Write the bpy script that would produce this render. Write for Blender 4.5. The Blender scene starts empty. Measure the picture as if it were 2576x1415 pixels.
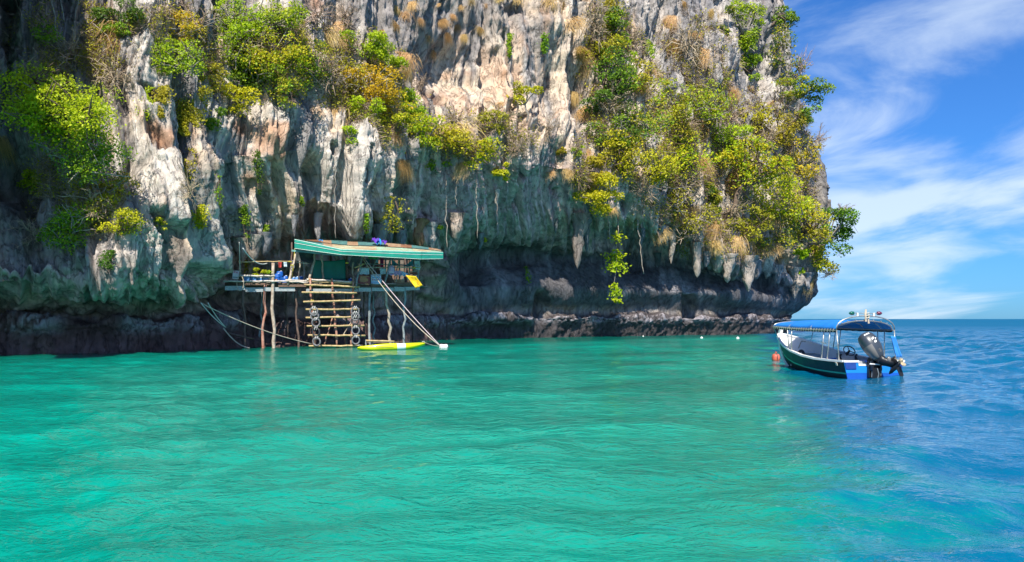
import bpy, math, random
import numpy as np
from mathutils import Vector, Matrix

random.seed(7)
RNG = np.random.default_rng(7)
scene = bpy.context.scene
COL = scene.collection
R = math.radians

# ------------------------------------------------------------------ camera
CAM_H = 1.8          # metres above the sea
FOCAL = 2000.0       # in units of a 2576 px wide picture
cam_data = bpy.data.cameras.new('camera')
cam = bpy.data.objects.new('camera', cam_data)
COL.objects.link(cam)
cam.location = (0, 0, CAM_H)
cam.rotation_euler = (R(90), 0, 0)
cam_data.sensor_width = 36.0
cam_data.lens = 36.0 * FOCAL / 2576.0
cam_data.shift_y = 95.5 / 2576.0
cam_data.clip_start = 0.1
cam_data.clip_end = 60000
scene.camera = cam

# ------------------------------------------------------------------ light
SUN_EL, SUN_AZ = R(51), R(186)       # azimuth clockwise from +Y
world = bpy.data.worlds.new('World')
scene.world = world
world.use_nodes = True
wn, wl = world.node_tree.nodes, world.node_tree.links
wn.clear()


def build_world():
    out = wn.new('ShaderNodeOutputWorld')
    bg = wn.new('ShaderNodeBackground')
    bg.inputs['Strength'].default_value = 0.13
    sky = wn.new('ShaderNodeTexSky')
    sky.sky_type = 'NISHITA'
    sky.sun_disc = False
    sky.sun_elevation = SUN_EL
    sky.sun_rotation = SUN_AZ
    sky.air_density = 1.0
    sky.dust_density = 0.3
    sky.ozone_density = 3.0
    hsv = wn.new('ShaderNodeVectorMath')          # clear, deep tropical blue
    hsv.operation = 'MULTIPLY'
    hsv.inputs[1].default_value = (0.15, 0.385, 0.74)
    gm = wn.new('ShaderNodeGamma')
    gm.inputs['Gamma'].default_value = 0.85
    wl.new(sky.outputs[0], gm.inputs['Color'])
    wl.new(gm.outputs[0], hsv.inputs[0])
    # thin wind-drawn cirrus over the whole sky, laid out on a high flat layer
    geo = wn.new('ShaderNodeTexCoord')
    sep = wn.new('ShaderNodeSeparateXYZ')
    wl.new(geo.outputs['Generated'], sep.inputs[0])

    def m(op, a, b=None, c=None):
        n = wn.new('ShaderNodeMath')
        n.operation = op
        for i, v in enumerate((a, b, c)):
            if v is None:
                continue
            if isinstance(v, (int, float)):
                n.inputs[i].default_value = v
            else:
                wl.new(v, n.inputs[i])
        return n.outputs[0]
    zc = m('ADD', m('MAXIMUM', sep.outputs[2], 0.0), 0.42)
    u, v = m('DIVIDE', sep.outputs[0], zc), m('DIVIDE', sep.outputs[1], zc)
    comb = wn.new('ShaderNodeCombineXYZ')
    wl.new(u, comb.inputs[0]); wl.new(v, comb.inputs[1])

    def noise(scale_xy, rot, off, scale, detail, rough, dist):
        m0 = wn.new('ShaderNodeMapping')
        m0.inputs['Rotation'].default_value = (0, 0, rot)
        wl.new(comb.outputs[0], m0.inputs['Vector'])
        mp = wn.new('ShaderNodeMapping')
        mp.inputs['Location'].default_value = off
        mp.inputs['Scale'].default_value = (scale_xy[0], scale_xy[1], 1)
        wl.new(m0.outputs[0], mp.inputs['Vector'])
        n = wn.new('ShaderNodeTexNoise')
        n.inputs['Scale'].default_value = scale
        n.inputs['Detail'].default_value = detail
        n.inputs['Roughness'].default_value = rough
        n.inputs['Distortion'].default_value = dist
        wl.new(mp.outputs[0], n.inputs['Vector'])
        return n.outputs[0]
    big = noise((1.0, 1.6), R(20), (0.35, 0.9, 0), 1.5, 3, 0.5, 0.3)
    wisp = noise((0.9, 2.3), R(48), (2.3, 7.1, 0), 1.5, 8, 0.58, 0.9)
    a = m('ADD', m('MULTIPLY', big, 0.95), m('MULTIPLY', wisp, 0.75))
    ramp = wn.new('ShaderNodeMapRange')
    ramp.interpolation_type = 'SMOOTHSTEP'
    ramp.inputs['From Min'].default_value = 0.78
    ramp.inputs['From Max'].default_value = 1.02
    wl.new(a, ramp.inputs['Value'])
    low = m('SUBTRACT', 1.0, m('MULTIPLY', m('MAXIMUM', sep.outputs[2], 0.0), 0.9))
    dens = m('MULTIPLY', m('MULTIPLY', ramp.outputs[0], 0.80), m('MAXIMUM', low, 0.25))
    mix = wn.new('ShaderNodeMix')
    mix.data_type = 'RGBA'
    wl.new(dens, mix.inputs['Factor'])
    wl.new(hsv.outputs[0], mix.inputs['A'])
    mix.inputs['B'].default_value = (3.3, 3.8, 4.3, 1)
    wl.new(mix.outputs['Result'], bg.inputs['Color'])
    wl.new(bg.outputs[0], out.inputs['Surface'])


build_world()
sun_data = bpy.data.lights.new('sun', 'SUN')
sun_data.energy = 3.6
sun_data.angle = R(0.53)
sun_data.color = (1.0, 0.94, 0.84)
sun = bpy.data.objects.new('sun', sun_data)
COL.objects.link(sun)
SUN_DIR = Vector((math.sin(SUN_AZ) * math.cos(SUN_EL), math.cos(SUN_AZ) * math.cos(SUN_EL), math.sin(SUN_EL)))
sun.rotation_euler = SUN_DIR.to_track_quat('Z', 'Y').to_euler()

scene.view_settings.view_transform = 'Standard'
scene.view_settings.look = 'None'
scene.view_settings.exposure = 1.05
scene.view_settings.gamma = 1.0
scene.view_settings.use_curve_mapping = False
scene.cycles.max_bounces = 8
scene.cycles.diffuse_bounces = 5
scene.cycles.glossy_bounces = 3
scene.cycles.transparent_max_bounces = 6

# ------------------------------------------------------------------ helpers


def at(px, py, D):
    """World point seen at (px, py) of a 2576 x 1415 view, D metres out along +Y."""
    return Vector((D * (px - 1288.0) / FOCAL, D, CAM_H + D * (803.0 - py) / FOCAL))


def tag(o, label=None, cat=None, group=None, kind=None):
    if label: o['label'] = label
    if cat: o['category'] = cat
    if group: o['group'] = group
    if kind: o['kind'] = kind
    return o


def empty(name, loc=(0, 0, 0), label=None, cat=None, group=None, rot=(0, 0, 0)):
    o = bpy.data.objects.new(name, None)
    COL.objects.link(o)
    o.location = loc
    o.rotation_euler = rot
    o.empty_display_size = 0.1
    return tag(o, label, cat, group)


class MB:
    """Collects polygons; build() links them as one mesh object."""

    def __init__(self):
        self.v, self.f, self.mi = [], [], []

    def add(self, vs, fs, mi=0):
        o = len(self.v)
        self.v.extend([tuple(p) for p in vs])
        self.f.extend([tuple(i + o for i in f) for f in fs])
        self.mi.extend([mi] * len(fs))
        return self

    def box(self, c, s, rot=None, mi=0):
        c = Vector(c)
        vs = []
        for x in (-.5, .5):
            for y in (-.5, .5):
                for z in (-.5, .5):
                    p = Vector((x * s[0], y * s[1], z * s[2]))
                    if rot is not None:
                        p = rot @ p
                    vs.append(c + p)
        return self.add(vs, [(0, 1, 3, 2), (4, 6, 7, 5), (0, 4, 5, 1), (2, 3, 7, 6), (0, 2, 6, 4), (1, 5, 7, 3)], mi)

    def tube(self, pts, r, n=8, mi=0, cap=True):
        pts = [Vector(p) for p in pts]
        rs = r if isinstance(r, (list, tuple)) else [r] * len(pts)
        vs, fs = [], []
        up = Vector((0, 0, 1))
        t0 = (pts[1] - pts[0]).normalized()
        if abs(t0.dot(up)) > .95:
            up = Vector((0, 1, 0))
        a = t0.cross(up).normalized()
        for i, p in enumerate(pts):
            t = (pts[min(i + 1, len(pts) - 1)] - pts[max(i - 1, 0)]).normalized()
            a = (a - t * a.dot(t)).normalized()
            b = t.cross(a)
            for k in range(n):
                an = 2 * math.pi * k / n
                vs.append(p + (a * math.cos(an) + b * math.sin(an)) * rs[i])
        for i in range(len(pts) - 1):
            for k in range(n):
                k2 = (k + 1) % n
                fs.append((i * n + k, i * n + k2, (i + 1) * n + k2, (i + 1) * n + k))
        if cap:
            fs.append(tuple(range(n - 1, -1, -1)))
            e = (len(pts) - 1) * n
            fs.append(tuple(range(e, e + n)))
        return self.add(vs, fs, mi)

    def loft(self, rings, mi=0, cap=True, closed=True):
        n = len(rings[0])
        vs = [p for r in rings for p in r]
        fs = []
        for i in range(len(rings) - 1):
            for k in range(n if closed else n - 1):
                k2 = (k + 1) % n
                fs.append((i * n + k, i * n + k2, (i + 1) * n + k2, (i + 1) * n + k))
        if cap and closed:
            fs.append(tuple(range(n - 1, -1, -1)))
            e = (len(rings) - 1) * n
            fs.append(tuple(range(e, e + n)))
        return self.add(vs, fs, mi)

    def build(self, name, mats, parent=None, smooth=False, loc=None, bevel=0, local=False):
        me = bpy.data.meshes.new(name)
        off = Vector((0, 0, 0))
        if loc is not None:
            off = Vector(loc)
        elif parent is not None and not local:
            off = parent.location.copy()
            if parent.parent is not None:
                off += parent.parent.location
        me.from_pydata([tuple(Vector(p) - off) for p in self.v], [], self.f)
        for mt in (mats if isinstance(mats, (list, tuple)) else [mats]):
            me.materials.append(mt)
        me.polygons.foreach_set('material_index', self.mi)
        if smooth:
            me.polygons.foreach_set('use_smooth', [True] * len(self.f))
        me.update()
        o = bpy.data.objects.new(name, me)
        COL.objects.link(o)
        if parent is not None:
            o.parent = parent
        elif loc is not None:
            o.location = loc
        if bevel:
            b = o.modifiers.new('bevel', 'BEVEL')
            b.width = bevel
            b.segments = 2
            b.limit_method = 'ANGLE'
        return o


def np_mesh(name, V, F, mats, smooth=False, attrs=None, colors=None, edges=None):
    """Fast mesh from numpy arrays: V (n,3), F (m,3 or 4)."""
    me = bpy.data.meshes.new(name)
    F = np.asarray(F, dtype=np.int32)
    k = F.shape[1]
    me.vertices.add(len(V))
    me.vertices.foreach_set('co', np.asarray(V, dtype=np.float32).ravel())
    me.loops.add(F.size)
    me.loops.foreach_set('vertex_index', F.ravel())
    me.polygons.add(len(F))
    me.polygons.foreach_set('loop_start', np.arange(0, F.size, k, dtype=np.int32))
    me.polygons.foreach_set('loop_total', np.full(len(F), k, dtype=np.int32))
    if smooth:
        me.polygons.foreach_set('use_smooth', np.ones(len(F), dtype=bool))
    for key, arr in (attrs or {}).items():
        a = me.attributes.new(key, 'FLOAT', 'POINT')
        a.data.foreach_set('value', np.asarray(arr, dtype=np.float32).ravel())
    for key, arr in (colors or {}).items():
        a = me.attributes.new(key, 'FLOAT_COLOR', 'POINT')
        c = np.ones((len(V), 4), dtype=np.float32)
        c[:, :3] = arr
        a.data.foreach_set('color', c.ravel())
    for mt in mats:
        me.materials.append(mt)
    me.update(calc_edges=True)
    me.validate()
    return me


def link(name, me, parent=None, loc=None):
    o = bpy.data.objects.new(name, me)
    COL.objects.link(o)
    if parent is not None:
        o.parent = parent
    if loc is not None:
        o.location = loc
    return o


# ---- numpy gradient noise
_PERM = RNG.permutation(256).astype(np.int32)
_PERM = np.concatenate([_PERM, _PERM, _PERM])
_G = RNG.normal(size=(256, 3))
_G /= np.linalg.norm(_G, axis=1)[:, None]
_G = _G.astype(np.float32)
_GX, _GY, _GZ = (np.ascontiguousarray(_G[:, i]) for i in range(3))


def pnoise(x, y, z=0.0):
    x, y, z = np.broadcast_arrays(np.asarray(x, np.float32), np.asarray(y, np.float32), np.asarray(z, np.float32))
    xi, yi, zi = np.floor(x), np.floor(y), np.floor(z)
    xf, yf, zf = x - xi, y - yi, z - zi
    xi, yi, zi = xi.astype(np.int32) & 255, yi.astype(np.int32) & 255, zi.astype(np.int32) & 255
    u, v, w = (t * t * t * (t * (t * 6 - 15) + 10) for t in (xf, yf, zf))
    out = 0
    for dx in (0, 1):
        for dy in (0, 1):
            for dz in (0, 1):
                h = _PERM[_PERM[_PERM[(xi + dx) & 255] + ((yi + dy) & 255)] + ((zi + dz) & 255)]
                d = _GX[h] * (xf - dx) + _GY[h] * (yf - dy) + _GZ[h] * (zf - dz)
                out = out + d * (u if dx else 1 - u) * (v if dy else 1 - v) * (w if dz else 1 - w)
    return out * 1.6


def fbm(x, y, z=0.0, oct=4, gain=0.5):
    a, s, o = 1.0, 0.0, 0.0
    for i in range(oct):
        o = o + a * pnoise(x, y, z)
        s += a
        a *= gain
        x, y, z = np.asarray(x) * 2.03 + 11.3, np.asarray(y) * 2.03 + 5.1, np.asarray(z) * 2.03 + 3.7
    return o / s


def sstep(a, b, x):
    t = np.clip((x - a) / (b - a), 0, 1)
    return t * t * (3 - 2 * t)


def gauss_blur(A, sig, axis):
    r = int(max(1, round(sig * 3)))
    k = np.exp(-0.5 * (np.arange(-r, r + 1) / sig) ** 2)
    k /= k.sum()
    pad = [(0, 0)] * A.ndim
    pad[axis] = (r, r)
    P = np.pad(A, pad, mode='edge')
    out = np.zeros_like(A)
    for i, w in enumerate(k):
        sl = [slice(None)] * A.ndim
        sl[axis] = slice(i, i + A.shape[axis])
        out += w * P[tuple(sl)]
    return out


# ---- materials
def new_mat(name):
    mt = bpy.data.materials.new(name)
    mt.use_nodes = True
    nt = mt.node_tree
    return mt, nt.nodes, nt.links, nt.nodes['Principled BSDF']


def mat(name, color, rough=0.6, var=0.25, scale=6.0, metal=0.0, spec=0.5, bump=0.0, bscale=None, color2=None, stretch=None, coat=0.0):
    """Principled material whose colour wanders between color and color2 with noise wear."""
    mt, nd, lk, bs = new_mat(name)
    tc = nd.new('ShaderNodeTexCoord')
    src = tc.outputs['Object']
    if stretch:
        mp = nd.new('ShaderNodeMapping')
        mp.inputs['Scale'].default_value = stretch
        lk.new(src, mp.inputs['Vector'])
        src = mp.outputs[0]
    nz = nd.new('ShaderNodeTexNoise')
    nz.inputs['Scale'].default_value = scale
    nz.inputs['Detail'].default_value = 6
    nz.inputs['Roughness'].default_value = 0.65
    lk.new(src, nz.inputs['Vector'])
    c2 = color2 or tuple(c * (1 - var) for c in color)
    c1 = color if color2 else tuple(min(1, c * (1 + var * .6)) for c in color)
    rp = nd.new('ShaderNodeValToRGB')
    rp.color_ramp.elements[0].position = 0.34
    rp.color_ramp.elements[1].position = 0.66
    rp.color_ramp.elements[0].color = (*c2, 1)
    rp.color_ramp.elements[1].color = (*c1, 1)
    lk.new(nz.outputs[0], rp.inputs[0])
    lk.new(rp.outputs[0], bs.inputs['Base Color'])
    bs.inputs['Roughness'].default_value = rough
    bs.inputs['Metallic'].default_value = metal
    bs.inputs['Specular IOR Level'].default_value = spec
    if coat:
        bs.inputs['Coat Weight'].default_value = coat
        bs.inputs['Coat Roughness'].default_value = 0.08
    if bump:
        n2 = nd.new('ShaderNodeTexNoise')
        n2.inputs['Scale'].default_value = bscale or scale * 3
        n2.inputs['Detail'].default_value = 5
        lk.new(src, n2.inputs['Vector'])
        bp = nd.new('ShaderNodeBump')
        bp.inputs['Strength'].default_value = bump
        bp.inputs['Distance'].default_value = 0.05
        lk.new(n2.outputs[0], bp.inputs['Height'])
        lk.new(bp.outputs[0], bs.inputs['Normal'])
    return mt

# ------------------------------------------------------------------ the cliff
# Columns along the shore, partly added beyond the view: (px, [(py, distance)]) for the waterline, the oyster shelf, the sea notch,
# the wall above it, the cave ceiling, the overhanging lip and the faces above.
COLUMNS = [
    (-420, [(905, 33), (815, 33.3), (795, 34), (770, 33.6), (755, 33), (735, 32.6), (716, 30.6), (688, 30.4), (560, 31.5), (400, 32.5), (250, 33), (0, 30), (-230, 24)]),  # here and next: unseen brow added, leaning out to shade the near end
    (-150, [(897, 37.5), (815, 37.8), (795, 38.6), (770, 38), (755, 37.5), (735, 37), (718, 35), (690, 35), (560, 36.4), (400, 37.6), (250, 38.5), (0, 38.2), (-260, 37)]),
    (0, [(893, 40), (812, 40.2), (795, 41.4), (772, 40.7), (757, 40.2), (737, 39.7), (718, 37.4), (690, 37.4), (560, 38.8), (400, 40.4), (250, 41.5), (0, 41.6), (-280, 42)]),
    (150, [(891, 41), (812, 41), (792, 42.4), (772, 41.6), (757, 41), (740, 40.4), (722, 38.4), (690, 38.1), (560, 39.4), (400, 41), (250, 42.6), (0, 42.2), (-300, 42)]),
    (300, [(889, 42), (810, 42), (790, 43.4), (772, 42.7), (757, 42.1), (740, 41.6), (722, 39.4), (690, 38.8), (560, 39.5), (400, 41), (250, 43.2), (-10, 43.2), (-290, 43)]),
    (400, [(885, 44), (810, 44), (788, 45.6), (770, 45), (755, 44.6), (738, 44), (720, 41.4), (685, 40.6), (560, 41), (400, 42.2), (250, 43.5), (-20, 45), (-350, 50)]),
    (480, [(882, 46), (812, 46.4), (788, 48), (768, 47.4), (752, 47), (738, 46.3), (724, 43.6), (680, 42.4), (560, 42.6), (400, 43.6), (250, 45), (-20, 46.5), (-350, 51)]),
    (530, [(879, 48), (815, 48.6), (790, 50.4), (765, 50.4), (735, 50.4), (705, 49.4), (672, 47.8), (636, 46.8), (540, 46.0), (400, 45), (250, 46.5), (-20, 48), (-350, 53)]),
    (590, [(877, 50), (818, 51), (795, 53.4), (760, 54), (710, 54.5), (665, 55.4), (642, 51.6), (604, 50.2), (520, 48.8), (400, 47), (250, 48.5), (-20, 50), (-350, 55)]),
    (700, [(875, 51.5), (820, 53), (798, 55.4), (760, 56.4), (690, 57), (635, 57), (606, 53.4), (552, 51.8), (470, 50.4), (390, 49), (250, 50.2), (-20, 52), (-350, 57)]),
    (770, [(873, 53), (820, 55), (800, 57.4), (760, 58.4), (680, 59), (600, 58), (556, 53.8), (515, 52.2), (440, 51.4), (370, 51), (250, 52.2), (-20, 54), (-350, 59)]),
    (880, [(868, 56.5), (818, 58), (800, 60.4), (740, 60.6), (670, 61.4), (605, 60.4), (566, 55), (525, 53.2), (440, 53), (340, 53.2), (255, 55.4), (-20, 57.4), (-350, 63)]),
    (980, [(862, 61), (815, 62), (798, 63.6), (735, 63), (665, 64), (612, 63), (588, 58.6), (545, 56.6), (455, 56), (345, 55.6), (270, 58), (-20, 60), (-350, 66)]),
    (1070, [(857, 66), (808, 66.4), (795, 67.4), (725, 66), (655, 66.6), (610, 65.6), (590, 62), (540, 60.4), (450, 59.4), (370, 58.4), (285, 61.4), (-20, 63.6), (-350, 70)]),
    (1160, [(854, 70), (802, 69.6), (791, 70.4), (720, 69), (650, 70.6), (612, 68.8), (545, 65.0), (465, 63.0), (420, 62), (345, 61.4), (285, 64.6), (-20, 67), (-350, 74)]),
    (1280, [(851, 74), (798, 73.4), (787, 74.4), (720, 73), (645, 75.4), (602, 72.6), (530, 68.7), (450, 66.7), (415, 65.4), (340, 65), (280, 68.4), (-20, 71), (-350, 78)]),
    (1400, [(849, 77.4), (796, 76.6), (785, 78), (722, 76.4), (645, 79.4), (600, 76.6), (530, 72.4), (455, 70.3), (420, 69), (335, 69.4), (275, 71.8), (-20, 74.6), (-350, 82)]),
    (1520, [(848, 81), (796, 80), (785, 81.6), (728, 79.8), (655, 84), (612, 82.4), (562, 77.6), (515, 75.4), (450, 74), (335, 74.8), (270, 75.6), (-20, 79), (-350, 87)]),
    (1650, [(846, 84.6), (797, 83.6), (787, 85.4), (732, 83.4), (668, 87.4), (630, 86.4), (592, 81.8), (555, 80), (440, 79.6), (330, 80.6), (255, 81.6), (-20, 85), (-350, 94)]),
    (1780, [(844, 88.6), (798, 87.4), (789, 89.4), (738, 87.4), (690, 91), (665, 90), (648, 86.4), (608, 85), (450, 85.4), (330, 86.6), (240, 88), (-20, 91), (-350, 100)]),
    (1880, [(842, 92.6), (798, 91.6), (789, 93.6), (744, 91.8), (712, 94), (694, 93), (682, 90.6), (640, 89.6), (450, 90.4), (330, 91.8), (240, 93), (-20, 96), (-350, 104)]),
    (1950, [(840, 97), (799, 96), (790, 98), (752, 96.4), (722, 97.4), (704, 96.6), (694, 95), (650, 94), (460, 95), (340, 96.4), (240, 97.6), (-20, 100), (-340, 107)]),
]
# the seaward nose: own px for each node
NOSE = [(1990, 838, 103), (1998, 801, 102.4), (2006, 792, 104), (2042, 766, 102.4), (2058, 742, 102), (2060, 722, 101.6), (2056, 704, 100.6),
        (2052, 664, 100), (2078, 520, 100.6), (2074, 450, 101.4), (2036, 320, 102.6), (1962, -20, 104), (1890, -330, 110)]


def build_cliff_base():
    cols = []
    for px, nodes in COLUMNS:
        c = [at(px, py, D) for py, D in nodes]
        cols.append((px, c))
    nose = [at(*t) for t in NOSE]
    cols.append((2040, nose))
    cols.append((2130, [p + Vector((-1.5, 7, 0)) for p in nose]))
    cols.append((2230, [p + Vector((-8, 16, 0)) for p in nose]))
    cols.append((2340, [p + Vector((-26, 26, 0)) for p in nose]))
    G = []
    for px, c in cols:
        w = c[0]
        c = [Vector((w.x, w.y + .4, -3.0))] + c
        t = c[-1]
        c.append(t + Vector((-2, 16, 7)))
        G.append([tuple(p) for p in c])
    G = np.array(G)                                   # (ncol, nnode, 3)
    pxs = np.array([c[0] for c in cols], float)
    # along the shore
    NU = 1160
    uu = np.linspace(pxs[0], pxs[-1], NU)
    A = np.empty((NU, G.shape[1], 3))
    for k in range(G.shape[1]):
        for c in range(3):
            A[:, k, c] = np.interp(uu, pxs, G[:, k, c])
    A = gauss_blur(A, 7.0, 0)
    # up the face
    seg = [18, 26, 10, 22, 34, 22, 26, 26, 54, 46, 42, 96, 52, 12]
    q = np.concatenate([np.linspace(i, i + 1, n, endpoint=False) for i, n in enumerate(seg)] + [[len(seg)]])
    NV = len(q)
    B = np.empty((NU, NV, 3))
    i0 = np.minimum(q.astype(int), len(seg) - 1)
    f = (q - i0)[None, :, None]
    B = A[:, i0] * (1 - f) + A[:, i0 + 1] * f
    B = gauss_blur(B, 3.0, 1)
    return uu, q, B


def grid_normals(P):
    du = np.gradient(P, axis=0)
    dv = np.gradient(P, axis=1)
    n = np.cross(du, dv)
    n /= np.linalg.norm(n, axis=2)[..., None] + 1e-9
    return n


def mixc(a, b, f):
    return a * (1 - f[..., None]) + np.asarray(b) * f[..., None]


def build_cliff():
    uu, q, B = build_cliff_base()
    NU, NV = B.shape[:2]
    N = grid_normals(B)
    if N[NU // 2, NV // 2, 1] > 0:
        N = -N
    X, Y, Z = B[..., 0], B[..., 1], B[..., 2]
    U = np.broadcast_to(uu[:, None], (NU, NV))
    Q = np.broadcast_to(q[None, :], (NU, NV))
    PX, PY = 1288 + FOCAL * X / Y, 803 - FOCAL * (Z - CAM_H) / Y
    mid = B[:, NV // 2]
    s = np.concatenate([[0], np.cumsum(np.linalg.norm(np.diff(mid, axis=0), axis=1))])
    S = np.broadcast_to(s[:, None], (NU, NV))
    T = np.concatenate([np.zeros((NU, 1)), np.cumsum(np.linalg.norm(np.diff(B, axis=1), axis=2), axis=1)], axis=1)
    T = gauss_blur(T, 45, 0)
    face = sstep(6.2, 7.4, Q)              # above the lip
    ceil_ = sstep(4.6, 5.6, Q) * (1 - sstep(7.6, 8.8, Q))
    tidal = 1 - sstep(2.6, 3.4, Q)
    wall = sstep(2.8, 3.6, Q) * (1 - sstep(4.9, 5.6, Q))
    right = sstep(1050, 1180, U)
    wx = pnoise(S * .16, T * .07, 3.3) * 1.0 + pnoise(S * .5, T * .2, 8.1) * .22
    fl1 = np.abs(pnoise(S * .30 + wx * .5, T * .030, 1.2))
    fl2 = np.abs(pnoise(S * .85 + wx, T * .035, 5.2))
    fl3 = 1 - np.abs(pnoise(S * 2.0 + wx * 2, T * .10, 9.4)) * 1.6
    fl4 = 1 - np.abs(pnoise(S * 4.2 + wx * 3, T * .34, 2.9)) * 1.6
    fl5 = 1 - np.abs(pnoise(S * 7.5 + wx * 4, T * 1.1, 7.9)) * 1.6
    lump = fbm(X * .12, Y * .12, Z * .10, 3)
    mid_ = fbm(X * .5, Y * .5, Z * .38, 3)
    fine = fbm(X * 1.9, Y * 1.9, Z * 1.4, 3)
    up = sstep(8.6, 10.5, Q)
    d = face * (2.6 * fl1 - .8 + 1.25 * fl2 - .35 + .42 * fl3 - .22 + .20 * fl4 - .1 + .09 * fl5)
    d += face * (1.6 * lump + .24 * mid_ + .27 * fine)
    pit = sstep(.30, .55, fbm(X * .7, Y * .7, Z * .42 + 70, 2))
    d -= face * 1.0 * pit
    chip = np.abs(fbm(X * 1.2, Y * 1.2, Z * .8 + 30, 3))
    d -= face * .22 * np.maximum(0, .10 - chip) / .10 * sstep(-.1, .3, lump)
    d += up * (.7 * fbm(X * .22, Y * .22, Z * .3 + 9, 3) + .2 * pnoise(S * .4, T * .5, 2.0))
    ledges = np.sin(T * 2.1 + 4 * pnoise(S * .12, T * .2, 4.4) + 2 * mid_)
    d += up * .10 * ledges * right
    d += ceil_ * (1 - face) * (.9 * fl2 - .2 + .4 * fl3 + .4 * mid_ + .2 * fine)
    d += ceil_ * .8 * (lump)
    # horizontal bedding in the low notch at the near end, smooth bulging wall at the far end
    bed = np.sin(Z * 5.5 + 3 * pnoise(S * .1, Z * .3, 2.2) + 2 * mid_)
    d += wall * (1 - right) * (.22 * bed + .55 * mid_ + .28 * fine)
    d += wall * right * (.9 * fbm(X * .09, Y * .09, Z * .2, 2) + .22 * mid_ + .10 * fine)
    # oyster crust and wave-cut rock
    oy = .7 * np.abs(pnoise(X * .8, Y * .8, Z * 2.4)) + .6 * np.abs(pnoise(X * 3.1, Y * 3.1, Z * 4.2)) + .35 * np.abs(pnoise(X * 6.5, Y * 6.5, Z * 7))
    shelf = sstep(1.5, 1.9, Q) * (1 - sstep(2.1, 2.5, Q))
    d += shelf * (.34 * oy + .2 * pnoise(S * .35, 0, 6.6))
    d += tidal * (.30 * mid_ + .26 * fine + .9 * pnoise(S * .13, 5.0, 1.7) + .45 * pnoise(S * .45, 9.0, 4.7))
    # hollows and crevices, each (px, py, half width, half height, depth in metres)
    for px, py, rx, ry, dep in [
            (735, 380, 16, 60, 2.2), (790, 445, 22, 42, 2.4), (48, 440, 45, 60, 2.2), (325, 420, 16, 34, 1.3), (700, 455, 14, 40, 1.4),
            (1196, 682, 26, 44, 2.2), (1100, 655, 22, 30, .9), (1362, 770, 14, 36, 1.5), (1735, 765, 12, 34, 1.3),
            (1120, 175, 70, 60, 1.8), (1385, 250, 16, 60, 1.4), (1310, 330, 20, 40, .8), (1215, 300, 16, 60, 1.0), (1475, 270, 22, 60, 2.0),
            (1620, 640, 60, 30, 1.6), (1930, 715, 30, 22, 1.8), (1290, 640, 60, 26, 1.2), (1560, 600, 50, 24, 1.6),
            (150, 690, 60, 14, .8), (470, 690, 60, 20, .8), (600, 445, 12, 50, 1.0), (660, 520, 12, 50, 1.2), (470, 330, 20, 70, .9),
            (250, 590, 30, 60, 1.0), (560, 470, 10, 70, .9), (860, 470, 14, 60, 1.0), (930, 490, 14, 50, 1.2), (1010, 520, 20, 40, 1.2),
            (1560, 250, 26, 90, 1.6), (1650, 130, 26, 70, 1.2), (1920, 150, 26, 90, 1.2)]:
        g = np.exp(-(np.abs((PX - px) / rx) ** 2.4 + np.abs((PY - py) / ry) ** 2.4) * .9)
        d -= g * dep
    # proud bulges
    for px, py, rx, ry, dep in [
            (330, 560, 60, 120, 1.1), (420, 480, 30, 130, .8), (545, 430, 26, 140, .9), (610, 540, 40, 60, .5), (760, 330, 40, 90, .8), (840, 420, 30, 100, .9),
            (1250, 280, 60, 70, 1.0), (1420, 260, 26, 120, 1.0), (1085, 665, 26, 50, 2.4), (1060, 600, 36, 50, 1.4), (1330, 150, 40, 120, .8), (1200, 270, 30, 60, .7),
            (60, 815, 60, 14, .8), (150, 812, 40, 12, .7), (290, 812, 40, 12, .6), (1600, 720, 100, 40, .2), (1870, 745, 60, 24, .7), (1480, 720, 90, 40, .1),
            (1250, 800, 70, 14, .8), (1720, 60, 40, 160, 1.0), (1800, 160, 30, 120, .8)]:
        g = np.exp(-(np.abs((PX - px) / rx) ** 2 + np.abs((PY - py) / ry) ** 2))
        d += g * dep
    # lip fringe: hanging teeth where the ceiling meets the face, longest at the far end
    teeth = np.maximum(0, pnoise(S * .9, 3.0, 1.0) + .55 * pnoise(S * 2.2, 7.0, 2.0))
    P = B + N * d[..., None]
    lipw = np.exp(-((Q - 7.0) / .42) ** 2) * sstep(600, 700, U)
    P[..., 2] -= lipw * teeth * (1.0 + 1.1 * sstep(1500, 1700, U))
    P[..., 2] = np.where(Q > .5, P[..., 2], B[..., 2])

    # ---- rock colours (staining by height above the tide and by seepage streaks, some light painted in)
    cream, pale, blue, grey = (.74, .58, .42), (.70, .63, .55), (.17, .175, .195), (.38, .35, .33)
    peach, rust, brown, dark = (.74, .50, .33), (.52, .22, .08), (.20, .15, .10), (.035, .04, .05)
    streak = pnoise(S * .8 + wx * .7, T * .05, 12.0) + .6 * pnoise(S * 2.0 + wx, T * .09, 14.0)
    blot = fbm(X * .35, Y * .35, Z * .25 + 4, 3)
    blot2 = fbm(X * .9, Y * .9, Z * .6 + 9, 3)
    C = np.empty((NU, NV, 3))
    C[:] = pale
    C = mixc(C, cream, sstep(-.1, .35, blot + .3 * blot2))
    C = mixc(C, grey, sstep(.15, .45, -blot2) * .8)
    st2 = pnoise(S * 1.5 + wx * 1.2, T * .035, 21.0) + .5 * pnoise(S * 4.0 + wx * 2, T * .08, 24.0)
    st3 = pnoise(S * 3.0 + wx * 2, T * .06, 31.0) + .5 * pnoise(S * 7.0 + wx * 3, T * .14, 34.0)
    C = mixc(C, blue, sstep(.08, .36, streak) * .68)
    C = mixc(C, (.10, .10, .115), sstep(.26, .52, st2) * .62)
    C = mixc(C, (.80, .74, .66), sstep(.25, .55, -st2) * .6)
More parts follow.
